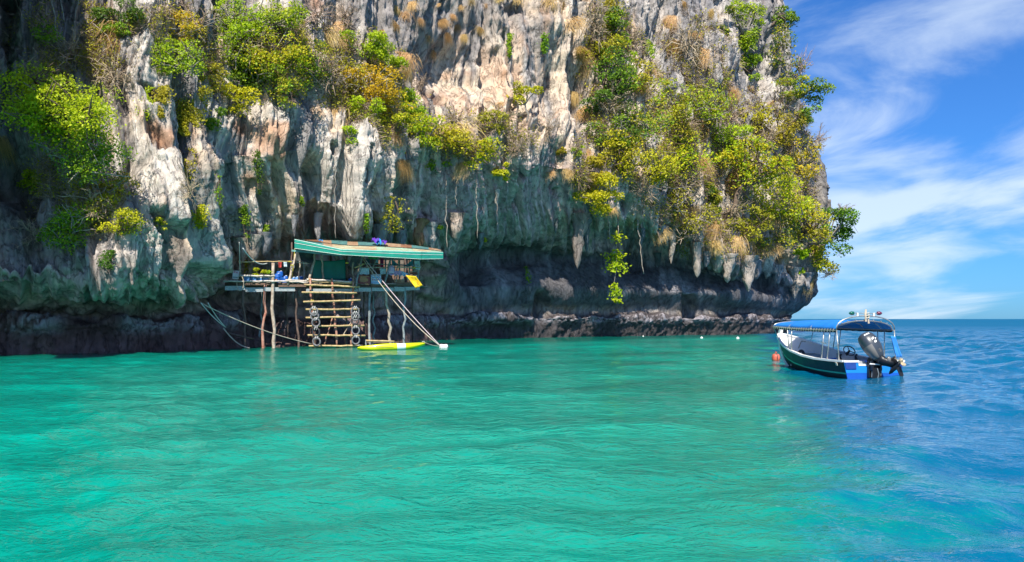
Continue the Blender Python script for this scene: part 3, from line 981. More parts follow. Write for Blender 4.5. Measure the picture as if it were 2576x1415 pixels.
def build_hut():
    hut = empty('stilt_hut', hp(800, 720, 2.0) * 1.0, 'ramshackle stilt hut with green roof trim wedged under the cliff overhang', 'hut')
    hut.location = Vector((hp(800, 720, 2).x, hp(800, 720, 2).y, 0))
    zd = 4.08
    # deck planks run from the front edge back to the rock
    xs = np.linspace(565, 1052, 38)
    for i in range(len(xs) - 1):
        a, b = hp(xs[i], 715), hp(xs[i + 1] - 1.6, 715)
        j = random.uniform(-.12, .12)
        dz = random.uniform(-.012, .012)
        y0, y1 = a.y + j, a.y + 4.3
        vs = [(a.x, y0, zd + dz), (b.x, y0, zd + dz), (b.x + .25, y1, zd + dz), (a.x + .25, y1, zd + dz)]
        vs += [(x, y, z - .05) for x, y, z in vs]
        MB().add(vs, [(0, 1, 2, 3), (7, 6, 5, 4), (0, 4, 5, 1), (1, 5, 6, 2), (2, 6, 7, 3), (3, 7, 4, 0)]).build('deck_plank', M_DECK, hut)
    for k, dd in enumerate((.25, 1.6, 3.0)):
        pole(hut, 'joist', Vector((hp(566, 0, dd).x, hp(566, 0, dd).y, zd - .13)), Vector((hp(1052, 0, dd).x, hp(1052, 0, dd).y, zd - .13)), .07, M_POLE_DARK, .02, 1.0, 12)
    # edge boards
    for (x0, x1, y0, y1, mt, dd) in [(566, 616, 720, 731, M_BOARD, -.10), (618, 662, 724, 735, M_BOARD, -.06), (664, 742, 723, 733, M_BOARD, -.12), (700, 770, 716, 722, M_BOARD_BROWN, -.2), (770, 900, 727, 735, M_BOARD, -.10),
                                     (902, 934, 724, 734, M_BOARD, -.08), (936, 990, 724, 733, M_BOARD, -.14), (992, 1018, 722, 733, M_BOARD, -.10), (1020, 1056, 722, 731, M_BOARD, -.07), (934, 972, 714, 722, M_BOARD_BROWN, -.03),
                                     (996, 1052, 711, 720, M_BOARD_BROWN, -.02), (600, 690, 712, 718, M_BOARD_BROWN, -.03)]:
        a, b = hp(x0, y0, dd), hp(x1, y0 + random.uniform(-1, 1), dd)
        h = (y1 - y0) * a.y / FOCAL
        vs = [a, b, b - Vector((0, 0, h)), a - Vector((0, 0, h))]
        vs += [Vector(p) + Vector((0, .04, 0)) for p in vs]
        MB().add(vs, [(3, 2, 1, 0), (4, 5, 6, 7), (0, 1, 5, 4), (1, 2, 6, 5), (2, 3, 7, 6), (3, 0, 4, 7)]).build('edge_board', mt, hut)
    # stilts down to the water
    for (x0, y0, x1, dd0, dd1, w, mt) in [
            (612, 724, 615, .1, .2, 7, M_POLE_DARK), (667.6, 718, 662.5, .0, -.1, 7.5, M_POLE_RED), (687, 662, 689, -.15, -.3, 9, M_POLE), (660, 733, 653, 2.2, 2.4, 6, M_POLE_GREY),
            (743.8, 728, 753.4, .2, .3, 6, M_POLE_DARK), (792, 728, 790, 1.8, 1.9, 6, M_POLE_DARK), (870, 728, 868, 1.9, 2.0, 6, M_POLE_DARK), (915, 733, 919, 2.4, 2.5, 5, M_POLE_DARK),
            (930.5, 728, 930.5, .3, .4, 7, M_POLE_GREY), (939, 733, 943, 1.9, 2.0, 5, M_POLE_GREY), (969.8, 728, 987.6, .0, .5, 7.5, M_POLE), (1018, 716, 1015.6, .1, .2, 6.5, M_POLE_GREY), (720, 730, 722, 3.2, 3.2, 5, M_POLE_DARK), (1040, 726, 1038, 3.0, 3.0, 5, M_POLE_DARK)]:
        a = hp(x0, y0, dd0)
        yb = hp(x1, 0, dd1).y
        b = Vector((yb * (x1 - 1288) / FOCAL, yb, -.9))
        pole(hut, 'stilt', b, a, w * a.y / FOCAL * .5, mt, .05, .85, 9)
    for (x, y0, y1) in [(737, 728, 751), (752, 728, 746), (790, 730, 738), (963, 730, 768), (706, 728, 740)]:
        bamboo(hut, 'loose_batten', hp(x, y0, 1.2), hp(x + 1, y1, 1.2), .03, M_POLE_GREY)
    # posts between deck and roof
    for (x0, y0, x1, y1, dd0, dd1, w, mt) in [
            (723.5, 717, 744, 640, -.2, .4, 6, M_POLE), (776.8, 705, 797, 622, -.1, .4, 6, M_POLE), (813.6, 706, 808.5, 634, .5, .6, 5, M_POLE), (765, 704, 761, 640, 1.2, 1.2, 4.5, M_POLE_GREY), (752.7, 705, 752.7, 640, 1.0, 1.0, 4, M_POLE),
            (872, 710, 873, 638, .9, .9, 7, M_POLE_DARK), (888.6, 710, 888.6, 660, .5, .5, 5, M_POLE), (893.6, 729, 912, 641, -.15, .3, 5.5, M_POLE_GREY), (964.8, 722, 983, 648, -.1, .3, 5.5, M_POLE_GREY), (995, 715, 1004, 650, .2, .5, 4, M_POLE),
            (931, 718, 944, 655, .9, 1.0, 4, M_POLE), (1038, 714, 1042, 640, 1.4, 1.6, 5, M_POLE_DARK), (1050, 712, 1058, 640, .8, 1.0, 4, M_POLE_GREY), (732, 700, 734, 610, 2.4, 2.4, 5, M_POLE_DARK), (830, 708, 832, 605, 3.4, 3.4, 6, M_POLE_DARK), (930, 708, 930, 610, 3.4, 3.4, 6, M_POLE_DARK), (1020, 712, 1020, 615, 3.2, 3.2, 6, M_POLE_DARK)]:
        pole(hut, 'post', hp(x0, y0, dd0), hp(x1, y1, dd1), w * .0125, mt, .03, .85)
    pole(hut, 'brace', hp(892, 674, .0), hp(916, 664, .0), .05, M_BAMBOO, .01)
    # rails
    for (x0, y0, x1, y1, dd, r, mt) in [
            (601, 694, 692, 694.5, -.25, .055, M_WHITE_RAIL), (562, 708, 727, 708, -.3, .05, M_WHITE_RAIL), (599, 659.5, 731, 658, .0, .035, M_BAMBOO), (718, 705, 778, 707, -.2, .05, M_WHITE_RAIL), (722, 709, 775, 711, -.25, .045, M_WHITE_RAIL),
            (772, 703.5, 890, 710, -.25, .06, M_WHITE_RAIL), (774, 708, 890, 714, -.22, .05, M_BAMBOO), (901, 673.6, 1059, 673, .3, .035, M_POLE), (932, 691, 1018, 690, .35, .035, M_POLE), (900, 664, 1056, 668, .6, .03, M_POLE_GREY),
            (968, 714, 1000, 716, .1, .04, M_POLE), (746, 660, 778, 663, .3, .03, M_WHITE_RAIL)]:
        bamboo(hut, 'rail', hp(x0, y0, dd), hp(x1, y1, dd), r, mt)
    # roof: gutter trim along the front in three lengths
    TR = [(741, 602.5, 626, 48.9), (861, 628, 642, 48.9), (1060, 634, 653, 50.6), (1115, 635.5, 652, 51.6)]

    def ring(px, t, b, D):
        a, c = at(px, t, D), at(px, b, D)
        h = a.z - c.z
        prof = [(.16, 0), (.0, -.02), (-.02, .28 * h), (.02, .36 * h), (-.04, .42 * h), (-.02, .9 * h), (.03, h), (.06, h), (.06, .1 * h)]
        return [Vector((a.x, a.y + dy, a.z - dz)) for dy, dz in prof], a, h
    for i in range(3):
        r0, a0, h0 = ring(*TR[i])
        r1, a1, h1 = ring(*TR[i + 1])
        g = .004 * (i == 1) + .0
        r1 = [p + (r0[k] - p) * g for k, p in enumerate(r1)]
        MB().loft([r0, r1]).build('roof_trim', M_TRIM, hut)
        MB().tube([a0 + Vector((0, -.05, -.39 * h0)), a1 + Vector((-.02, -.05, -.39 * h1))], .017, 6).build('trim_edge', M_TRIM_PALE, hut)
        MB().tube([a0 + Vector((0, -.01, -.01)), a1 + Vector((-.02, -.01, -.01))], .017, 6).build('trim_edge', M_TRIM_PALE, hut)
        MB().tube([a0 + Vector((0, -.01, -.97 * h0)), a1 + Vector((-.02, -.01, -.97 * h1))], .014, 6).build('trim_edge', M_TRIM_PALE, hut)
    # drip board below the near end of the trim
    a, b = at(733, 628, 49.1), at(860, 640.5, 49.1)
    MB().box((a + b) / 2 + Vector((0, .05, -.06)), ((b - a).length, .03, .12), (b - a).to_track_quat('X', 'Z').to_matrix()).build('drip_board', M_SHEET_TEAL, hut)
    # corrugated sheets: a lower tier behind the trim and an upper, rustier tier
    pxF = [t[0] for t in TR]

    def front(px):
        t = float(np.interp(px, pxF, [v[1] for v in TR])); D = float(np.interp(px, pxF, [v[3] for v in TR]))
        return at(px, t, D + .12) + Vector((0, 0, -.03))

    def back(px):
        y = float(np.interp(px, [735, 800, 880, 960, 1040, 1100, 1115], [605, 607, 610, 613, 620, 629, 634]))
        D = float(np.interp(px, [735, 880, 1000, 1115], [52.6, 53.6, 54.2, 53.4]))
        return at(px, y, D)

    def sheet(x0, x1, f0, f1, lift, mt):
        n = max(4, int((x1 - x0) / 2.2) * 2)
        skew = random.uniform(.94, 1.06) if f1 > .9 else 1.0
        vs, fs = [], []
        for k in range(n + 1):
            px = x0 + (x1 - x0) * k / n
            rib = .035 if k % 2 else -.01
            p, q_ = front(px), back(px)
            for f in (f0, (f0 + f1) / 2, f1):
                v = p.lerp(q_, f * skew)
                vs.append(v + Vector((0, 0, rib + lift + random.uniform(-.004, .004))))
        for k in range(n):
            for j in range(2):
                o = k * 3 + j
                fs.append((o, o + 3, o + 4, o + 1))
        MB().add(vs, fs).build('roof_sheet', mt, hut)
    lo = [M_RUST2, M_SHEET_TEAL, M_RUST2, M_SHEET_PALE, M_SHEET_PALE, M_SHEET_PALE, M_SHEET_GREEN, M_SHEET_GREEN, M_SHEET_GREEN, M_SHEET_PALE, M_SHEET_GREEN]
    hi = [M_SHEET_TEAL, M_RUST, M_RUST2, M_SHEET_TEAL, M_RUST2, M_SHEET_TEAL, M_SHEET_TEAL, M_RUST2, M_RUST, M_SHEET_TEAL, M_RUST2]
    edges = np.array([742, 771, 812, 838, 877, 905, 946, 973, 1012, 1040, 1082, 1113.])
    for i in range(11):
        sheet(edges[i] - (2 if i else 0), edges[i + 1] + (2 if i < 10 else 0), -.02, .56, .012 * (i % 2), lo[i])
        sheet(edges[i] - (2 if i else 0) - 3, edges[i + 1] - 3, .50, 1.0, .05 + .012 * (i % 2), hi[i])
    # rafters under the sheets
    for px in np.linspace(760, 1090, 7):
        pole(hut, 'rafter', front(px) + Vector((0, .05, -.1)), back(px) + Vector((0, 0, -.1)), .045, M_POLE_DARK, .01, 1.0, 4)
    # lashings where canes cross posts
    for (px, py) in [(779, 703), (834, 706), (886, 710), (912, 645), (730, 659), (735, 668), (965, 720), (873, 662), (1042, 674)]:
        c = hp(px, py, -.25)
        MB().tube([c + Vector((math.cos(t) * .09, math.sin(t) * .09, .02 * math.sin(3 * t))) for t in np.linspace(0, 6.0, 9)], .028, 5).build('lashing', M_ROPE_YELLOW, hut)
    # old boards closing the inner end and the back
    for i, x in enumerate(np.linspace(905, 1035, 12)):
        a = hp(x, 655, 3.6)
        b = hp(x + random.uniform(-2, 2), 712, 3.6)
        MB().box((a + b) / 2, (.24, .03, a.z - b.z), None).build('wall_board', M_BOARD_BROWN if i % 3 else M_DECK, hut)
    return hut


hut = build_hut()


def cloth(name, corners, mt, label, cat, nx=10, ny=8, bulge=.12, fold=.05, sag=0.0, group=None, seed=0, thick=.012):
    """A hanging sheet with folds; corners are top-left, top-right, bottom-right, bottom-left."""
    tl, tr, br, bl = [Vector(c) for c in corners]
    n = (tr - tl).cross(bl - tl).normalized()
    vs, fs = [], []
    for j in range(ny + 1):
        for i in range(nx + 1):
            u, v = i / nx, j / ny
            p = tl.lerp(tr, u).lerp(bl.lerp(br, u), v)
            w = fold * math.sin(u * 9 + seed + v * 1.3) * (.3 + v) + fold * .6 * math.sin(u * 21 + seed * 2 - v * 2) + bulge * math.sin(math.pi * u) * math.sin(math.pi * v)
            vs.append(p + n * w + Vector((0, 0, -sag * math.sin(math.pi * u) * (1 - v))))
    for j in range(ny):
        for i in range(nx):
            o = j * (nx + 1) + i
            fs.append((o, o + 1, o + nx + 2, o + nx + 1))
    loc = (tl + tr + br + bl) / 4
    ob = MB().add(vs, fs).build(name, mt, None, smooth=True, loc=loc)
    sm = ob.modifiers.new('thickness', 'SOLIDIFY')
    sm.thickness = thick
    return tag(ob, label, cat, group)


def build_hut_goods():
    cloth('tarpaulin', [hp(789, 653, .75), hp(869, 652, .75), hp(869, 703, .65), hp(786, 702, .65)], M_TARP, 'large sea-green tarpaulin hung across the middle of the hut', 'tarpaulin', 18, 12, .06, .03, .12)
    cloth('tarpaulin', [hp(786, 701, .8), hp(869, 701, .8), hp(869, 709, .75), hp(784, 707, .75)], M_TARP_BLUE, 'narrow dark blue sheet showing below the sea-green tarpaulin', 'tarpaulin', 12, 4, .02, .02)
    cloth('tarpaulin', [hp(744, 630, .3), hp(797, 636, .3), hp(786, 663, .1), hp(744, 656, .1)], M_CHAR, 'charcoal tarpaulin sagging under the near end of the roof trim', 'tarpaulin', 12, 8, .2, .05)
    cloth('hanging_cloth', [hp(884, 646, 1.0), hp(905, 643, 1.0), hp(902, 678, .9), hp(880, 672, .9)], M_GREYC, 'slate grey cloth hanging right of the sea-green tarpaulin', 'cloth', 8, 8, .1, .06)
    cloth('hanging_cloth', [hp(734, 655, 1.6), hp(741, 655, 1.6), hp(741, 676, 1.6), hp(734, 677, 1.6)], M_GREYC, 'small grey shirt hanging above the blue drums', 'shirt', 6, 6, .05, .04)
    cloth('hanging_cloth', [hp(845, 637, .5), hp(851, 638, .5), hp(849, 650, .5), hp(846, 655, .5)], M_POLE, 'knotted beige rag dangling above the sea-green tarpaulin', 'rag', 5, 6, .08, .05)
    cloth('towel', [hp(957, 651, .9), hp(965.5, 651, .9), hp(965, 677, .85), hp(957.5, 677, .85)], M_MAGENTA, 'magenta towel hanging inside the open shop end of the hut', 'towel', 5, 7, .03, .03)
    cloth('netting', [hp(985, 650, .5), hp(1040, 650, .5), hp(1038, 671, .4), hp(986, 669, .4)], M_NET, 'teal netting draped under the roof at the far end of the hut', 'netting', 12, 6, .15, .05, .5)
    cloth('towel', [hp(907, 674.5, .2), hp(929, 675, .2), hp(929, 691, .1), hp(905, 690.5, .1)], M_CLOTHW, 'pale patterned towel over the rail above the brown sign', 'towel', 9, 6, .05, .05, group=None)
    cloth('towel', [hp(955, 676, .25), hp(971, 676, .25), hp(971, 690, .15), hp(956, 690, .15)], M_CLOTHW, 'pale patterned towel over the rail beside the magenta towel', 'towel', 8, 6, .05, .05, seed=3)
    cloth('towel', [hp(973, 683, .2), hp(994, 683, .2), hp(993, 692, .05), hp(972, 692, .05)], M_CLOTHP, 'lilac printed cloth on the rail below the plastic bag', 'cloth', 8, 5, .06, .06, seed=1)
    cloth('towel', [hp(993, 681, .2), hp(1010, 682, .2), hp(1009, 694, .05), hp(992, 693, .05)], M_CLOTHP, 'pink crumpled cloth on the rail next to the sky-blue cloth', 'cloth', 8, 5, .08, .08, seed=5)
    cloth('towel', [hp(1009, 682, .2), hp(1026, 688, .2), hp(1025, 694, .05), hp(1008, 695, .05)], M_CLOTHB, 'sky-blue crumpled cloth at the far end of the rail', 'cloth', 8, 5, .08, .08, seed=8)
    cloth('towel', [hp(944, 654, 1.2), hp(952, 654, 1.2), hp(952, 662, 1.2), hp(944, 662, 1.2)], M_CLOTHB, 'small pale blue cloth pinned high left of the magenta towel', 'cloth', 5, 5, .03, .03)
    cloth('banner', [hp(925, 645, .6), hp(955, 647, .6), hp(950, 653, .6), hp(930, 652, .6)], mat('bright_green_cloth', (.03, .36, .08), .7), 'bright green scalloped cloth tucked under the roof trim', 'cloth', 8, 4, .03, .04, .05)
    cloth('yellow_flag', [hp(1021, 693, -1.7), hp(1047, 695.5, -1.7), hp(1063, 719, -1.65), hp(1046, 725.5, -1.75)], M_YELLOW, 'bright yellow cloth tied to the far corner of the deck', 'flag', 10, 8, .12, .04)
    bamboo(hut, 'flag_cane', hp(1030, 712, .4), hp(1022, 692, -1.7), .025, M_POLE)
    bamboo(hut, 'flag_cane', hp(1050, 716, .4), hp(1047, 695, -1.7), .025, M_POLE)
    for k, (x, y, w) in enumerate([(1050, 712, 6), (1051, 714.5, 5), (1053, 717, 7), (1046, 703, 5)]):
        MB().box(hp(x, y, -1.95), (w * .025, .006, .028), Matrix.Rotation(R(22), 3, 'Y')).build('print_mark', M_DARKTXT, bpy.data.objects['yellow_flag'])
    # plastic bag
    c = hp(984, 679, .1)
    rings = []
    for t in np.linspace(0, 1, 9):
        rr = (.10 + .12 * math.sin(min(1, t * 1.15) * math.pi * .62)) * (1 if t < .96 else .8)
        rings.append([Vector((c.x + math.cos(a) * rr * (1.05 + .12 * math.sin(5 * a + t * 6)), c.y + math.sin(a) * rr * .7, c.z + .28 - t * .52)) for a in np.linspace(0, 2 * math.pi, 12, endpoint=False)])
    ob = MB().loft(rings).build('plastic_bag', M_CLOTHP, None, smooth=True, loc=c)
    tag(ob, 'white plastic carrier bag hanging beside the teal netting', 'bag')
    # drums and tubs
    def drum(px, py0, py1, w, dd, mt, label, group='blue plastic drums on the deck'):
        r = w * .0125
        base = hp(px, py1, dd)
        h = (py1 - py0) * base.y / FOCAL
        base.z = 4.082
        prof = [(0, .90), (.02, .97), (.08, 1), (.3, 1.02), (.33, 1.07), (.36, 1.02), (.62, 1.02), (.65, 1.07), (.68, 1.02), (.92, .99), (.97, .92), (1.0, .86), (1.0, .5)]
        rings = [[base + Vector((math.cos(a) * r * k, math.sin(a) * r * k, t * h)) for a in np.linspace(0, 2 * math.pi, 18, endpoint=False)] for t, k in prof]
        root = empty('plastic_drum', base, label, 'drum', group)
        br = MB().loft(rings).build('barrel', mt, root, smooth=True)
        MB().tube([base + Vector((r * .4, 0, h)), base + Vector((r * .4, 0, h + .05))], .05, 10).build('cap', M_WHITE, br)
    drum(698, 684, 708, 14, 1.5, M_DRUM, 'tall blue plastic drum standing behind the thick pale stilt')
    drum(704, 677, 708, 17, 2.1, M_DRUM, 'tallest blue plastic drum at the back of the drum group')
    drum(717, 690, 708, 16, 1.3, M_DRUM, 'squat blue plastic drum next to the slanting post')
    drum(747, 692, 708, 9, 1.3, M_TUB, 'small light blue jug left of the grey post')
    drum(757, 690, 708, 11, 1.4, M_DRUM, 'blue plastic jug behind the thin grey posts')
    drum(771, 698, 708, 7, .9, M_WHITE, 'small white plastic jug at the foot of a slanting post')

    drum(729, 697, 708, 8, .6, M_WHITE, 'small white bucket right of the squat blue drum')
    drum(738, 694, 708, 8, 1.0, M_TUB, 'pale blue bucket between the two slanting posts')
    drum(881, 698, 712, 9, .8, M_DRUM, 'dark blue bucket beside the far edge of the sea-green tarpaulin')
    drum(1012, 702, 716, 9, .5, M_WHITE, 'white bucket at the open shop end near the yellow cloth')
    cloth('hanging_cloth', [hp(700, 660, .8), hp(709, 660, .8), hp(709, 674, .8), hp(701, 675, .8)], mat('red_cloth', (.42, .05, .04), .9), 'small red shirt hanging from the tan rail by the drums', 'shirt', 6, 6, .05, .04, seed=4)
    cloth('hanging_cloth', [hp(713, 660, .8), hp(722, 660, .8), hp(722, 672, .8), hp(714, 672, .8)], M_CLOTHW, 'small pale shirt hanging from the tan rail by the drums', 'shirt', 6, 6, .05, .04, seed=6)
    cloth('hanging_cloth', [hp(1042, 656, .6), hp(1055, 656, .6), hp(1056, 680, .6), hp(1044, 678, .6)], M_CLOTHW, 'pale sheet hanging at the very far end of the hut', 'cloth', 8, 8, .06, .05, seed=2)
    cloth('hanging_cloth', [hp(918, 652, 1.1), hp(929, 652, 1.1), hp(930, 668, 1.1), hp(919, 667, 1.1)], M_TARP_BLUE, 'dark blue cloth hanging behind the patterned towel', 'cloth', 7, 7, .06, .05, seed=9)

    def tub(x0, x1, y0, y1, mt, label, inner):
        a, b = hp(x0, y1, .1), hp(x1, y1, .1)
        h = (y1 - y0) * a.y / FOCAL
        w, dep = b.x - a.x, .42
        root = empty('planter_box', (a + b) / 2 + Vector((0, dep / 2, 0)), label, 'planter', 'plastic planter boxes on the deck edge')
        root.location.z = 4.082
        cx, cy, z0 = (a.x + b.x) / 2, a.y + dep / 2, 4.082
        def rr(k, z):
            return [Vector((cx + sx * w * k / 2, cy + sy * dep * k / 2, z)) for sx, sy in ((-1, -1), (1, -1), (1, 1), (-1, 1))]
        tb = MB().loft([rr(.86, z0), rr(1.0, z0 + h), rr(.92, z0 + h), rr(.88, z0 + h * .75)]).build('tub', mt, root, bevel=.015)
        MB().loft([rr(1.06, z0 + h * .90), rr(1.06, z0 + h * 1.0), rr(.94, z0 + h * 1.004), rr(.94, z0 + h * .9)], cap=False).build('rim', M_WHITE if inner else mt, tb)
        MB().box((cx, cy, z0 + h * .78), (w * .85, dep * .85, .04)).build('soil', M_SOIL, tb)
    tub(613, 630, 692, 707.5, M_TUB, 'blue planter box nearest the rope loop', 0)
    tub(632, 646, 694, 707.5, M_TUB, 'pale-rimmed blue planter box, second from the rope loop', 1)
    tub(647, 660, 696, 707.5, M_TUB, 'pale-rimmed blue planter box, third from the rope loop', 1)
    tub(662, 675, 696, 707.5, M_TUB, 'pale-rimmed blue planter box closest to the thick pale stilt', 1)
    ob = MB().box(hp(681, 702, .2), (.22, .22, .26)).build('storage_box', M_WHITE, None, loc=hp(681, 702, .2), bevel=.02)
    tag(ob, 'small white box between the planters and the thick pale stilt', 'box')
    c = hp(692, 705, -.05); c.z = 4.082 + .1
    ob = MB().box(c, (.30, .2, .18)).build('terracotta_block', M_CLAY, None, loc=c, bevel=.02)
    tag(ob, 'terracotta block on the deck beside the thick pale stilt', 'block')
    # crates and small furniture in the shop end
    for (x0, x1, y0, y1, dd, label) in [(991, 1018, 702, 715, .6, 'slatted wooden crate on the deck near the yellow cloth'), (968, 988, 700, 716, 1.0, 'dark wooden crate on the deck beside the blue and white sign')]:
        a, b = hp(x0, y1, dd), hp(x1, y0, dd)
        root = empty('wooden_crate', (a.x, a.y, 4.082), label, 'crate', None)
        w, h, dep = b.x - a.x, b.z - a.z, .4
        for z in np.linspace(.06, h - .04, 4):
            for y in (0, dep):
                MB().box((a.x + w / 2, a.y + y, 4.082 + z), (w, .025, .075)).build('slat', M_BAMBOO if x0 > 980 else M_BOARD_BROWN, root)
        for x in (.03, w - .03):
            for y in (.03, dep - .03):
                MB().box((a.x + x, a.y + y, 4.082 + h / 2), (.05, .05, h)).build('corner_post', M_POLE, root)
    root = empty('chair', Vector((hp(1040, 700, .9).x, hp(1040, 700, .9).y, 4.082)), 'weathered wooden chair at the far end of the deck', 'chair')
    for x0, x1 in ((1028, 1031), (1050, 1053)):
        bamboo(root, 'leg', hp(x0, 715, .9), hp(x1, 674, .9), .03, M_POLE)
    for y in (676, 683, 693):
        bamboo(root, 'back_slat', hp(1029, y, .88), hp(1052, y, .88), .028, M_POLE)
    MB().box(hp(1040, 688, .95), (.48, .04, .14)).build('back_panel', mat('brown_panel', (.22, .09, .06), .7), root)
    MB().box(hp(1040, 698, 1.15), (.52, .45, .04)).build('seat', M_POLE, root)
    # plastic sheeting lodged on the roof
    for (px, py, w, h, mt, lab, sd) in [(944, 604, 16, 9, M_PURPLE, 'purple plastic sheet lodged where the roof meets the rock', 2), (953, 607, 10, 12, M_AZURE, 'azure plastic rag on the roof beside the purple sheet', 5),
                                        (806, 607, 9, 7, M_AZURE, 'small azure rag tied round the rock column on the roof', 1), (966, 608, 13, 6, M_PURPLE, 'small purple sheet at the foot of a boulder on the roof', 7)]:
        cloth('plastic_sheet', [at(px - w / 2, py - h / 2, 52.6), at(px + w / 2, py - h / 2 + 1, 52.8), at(px + w / 2 + 2, py + h / 2, 51.9), at(px - w / 2 - 1, py + h / 2, 51.9)], mt, lab, 'plastic sheet', 8, 6, .12, .09, seed=sd)


build_hut_goods()


def text_mesh(body, size, mt, parent, pos, name='lettering', bold=0.0):
    """Flat lettering facing the sea, its left end at pos (parent-local)."""
    cu = bpy.data.curves.new(name, 'FONT')
    cu.body = body
    cu.size = size
    cu.offset = bold
    cu.extrude = .002
    cu.align_x = 'CENTER'
    cu.align_y = 'CENTER'
    tmp = bpy.data.objects.new('tmp_text', cu)
    COL.objects.link(tmp)
    dg = bpy.context.evaluated_depsgraph_get()
    me = bpy.data.meshes.new_from_object(tmp.evaluated_get(dg))
    bpy.data.objects.remove(tmp)
    me.materials.clear()
    me.materials.append(mt)
    o = bpy.data.objects.new(name, me)
    COL.objects.link(o)
    o.parent = parent
    o.location = pos
    o.rotation_euler = (R(90), 0, 0)
    return o


def sign(px0, py0, px1, py1, dd, mt, label, lines, tilt=0.0, marks=()):
    a, b = hp(px0, py0, dd), hp(px1, py1, dd)
    w, h = b.x - a.x, a.z - b.z
    root = empty('sign_board', Vector(((a.x + b.x) / 2, (a.y + b.y) / 2, b.z)), label, 'sign')
    root.rotation_euler = (R(-6), R(tilt), 0)
    pn = MB().box((0, 0, h / 2), (w, .03, h)).build('panel', mt, root, local=True)
    for body, z, size, mk, bold in lines:
        text_mesh(body, size, mk, pn, (0, -.020, z * h), bold=bold)
    for x, z, ww, hh, mk in marks:
        MB().box((x * w, -.018, z * h), (ww * w, .006, hh * h)).build('printed_line', mk, pn, local=True)
    return root


sign(932.6, 691, 960, 715.7, -.1, M_SIGNBLUE, 'blue and white notice board with red Thai lettering on the deck rail',
     [('DO NOT ENTER', .88, .085, M_INKRED, .002), ('\u0e2b\u0e49\u0e32\u0e21\u0e40\u0e02\u0e49\u0e32', .46, .19, M_INKRED, .003)], -2,
     [(0, .71, .8, .07, M_INKBLUE), (-.05, .22, .8, .06, M_INKBLUE), (.1, .11, .55, .04, M_INKBLUE)])
sign(898, 693, 931, 717.6, -.08, M_SIGNBROWN, 'dark brown notice board with yellow text lines beside the blue one', [], 3,
     [(.02, .90, .8, .035, M_INKYEL), (-.05, .76, .5, .045, M_INKYEL), (0, .65, .62, .04, M_INKYEL), (.02, .55, .7, .045, M_INKYEL), (0, .44, .66, .035, M_INKYEL), (.25, .10, .32, .06, M_INKYEL), (-.02, .33, .5, .03, M_INKYEL)])
sign(583, 681, 601, 703, .1, M_WHITE, 'white notice board with red Thai letters at the near end of the deck', [('\u0e2b\u0e49\u0e32\u0e21', .80, .17, M_INKRED, .003)], 3,
     [(0, .22, .75, .09, M_INKGREEN)])


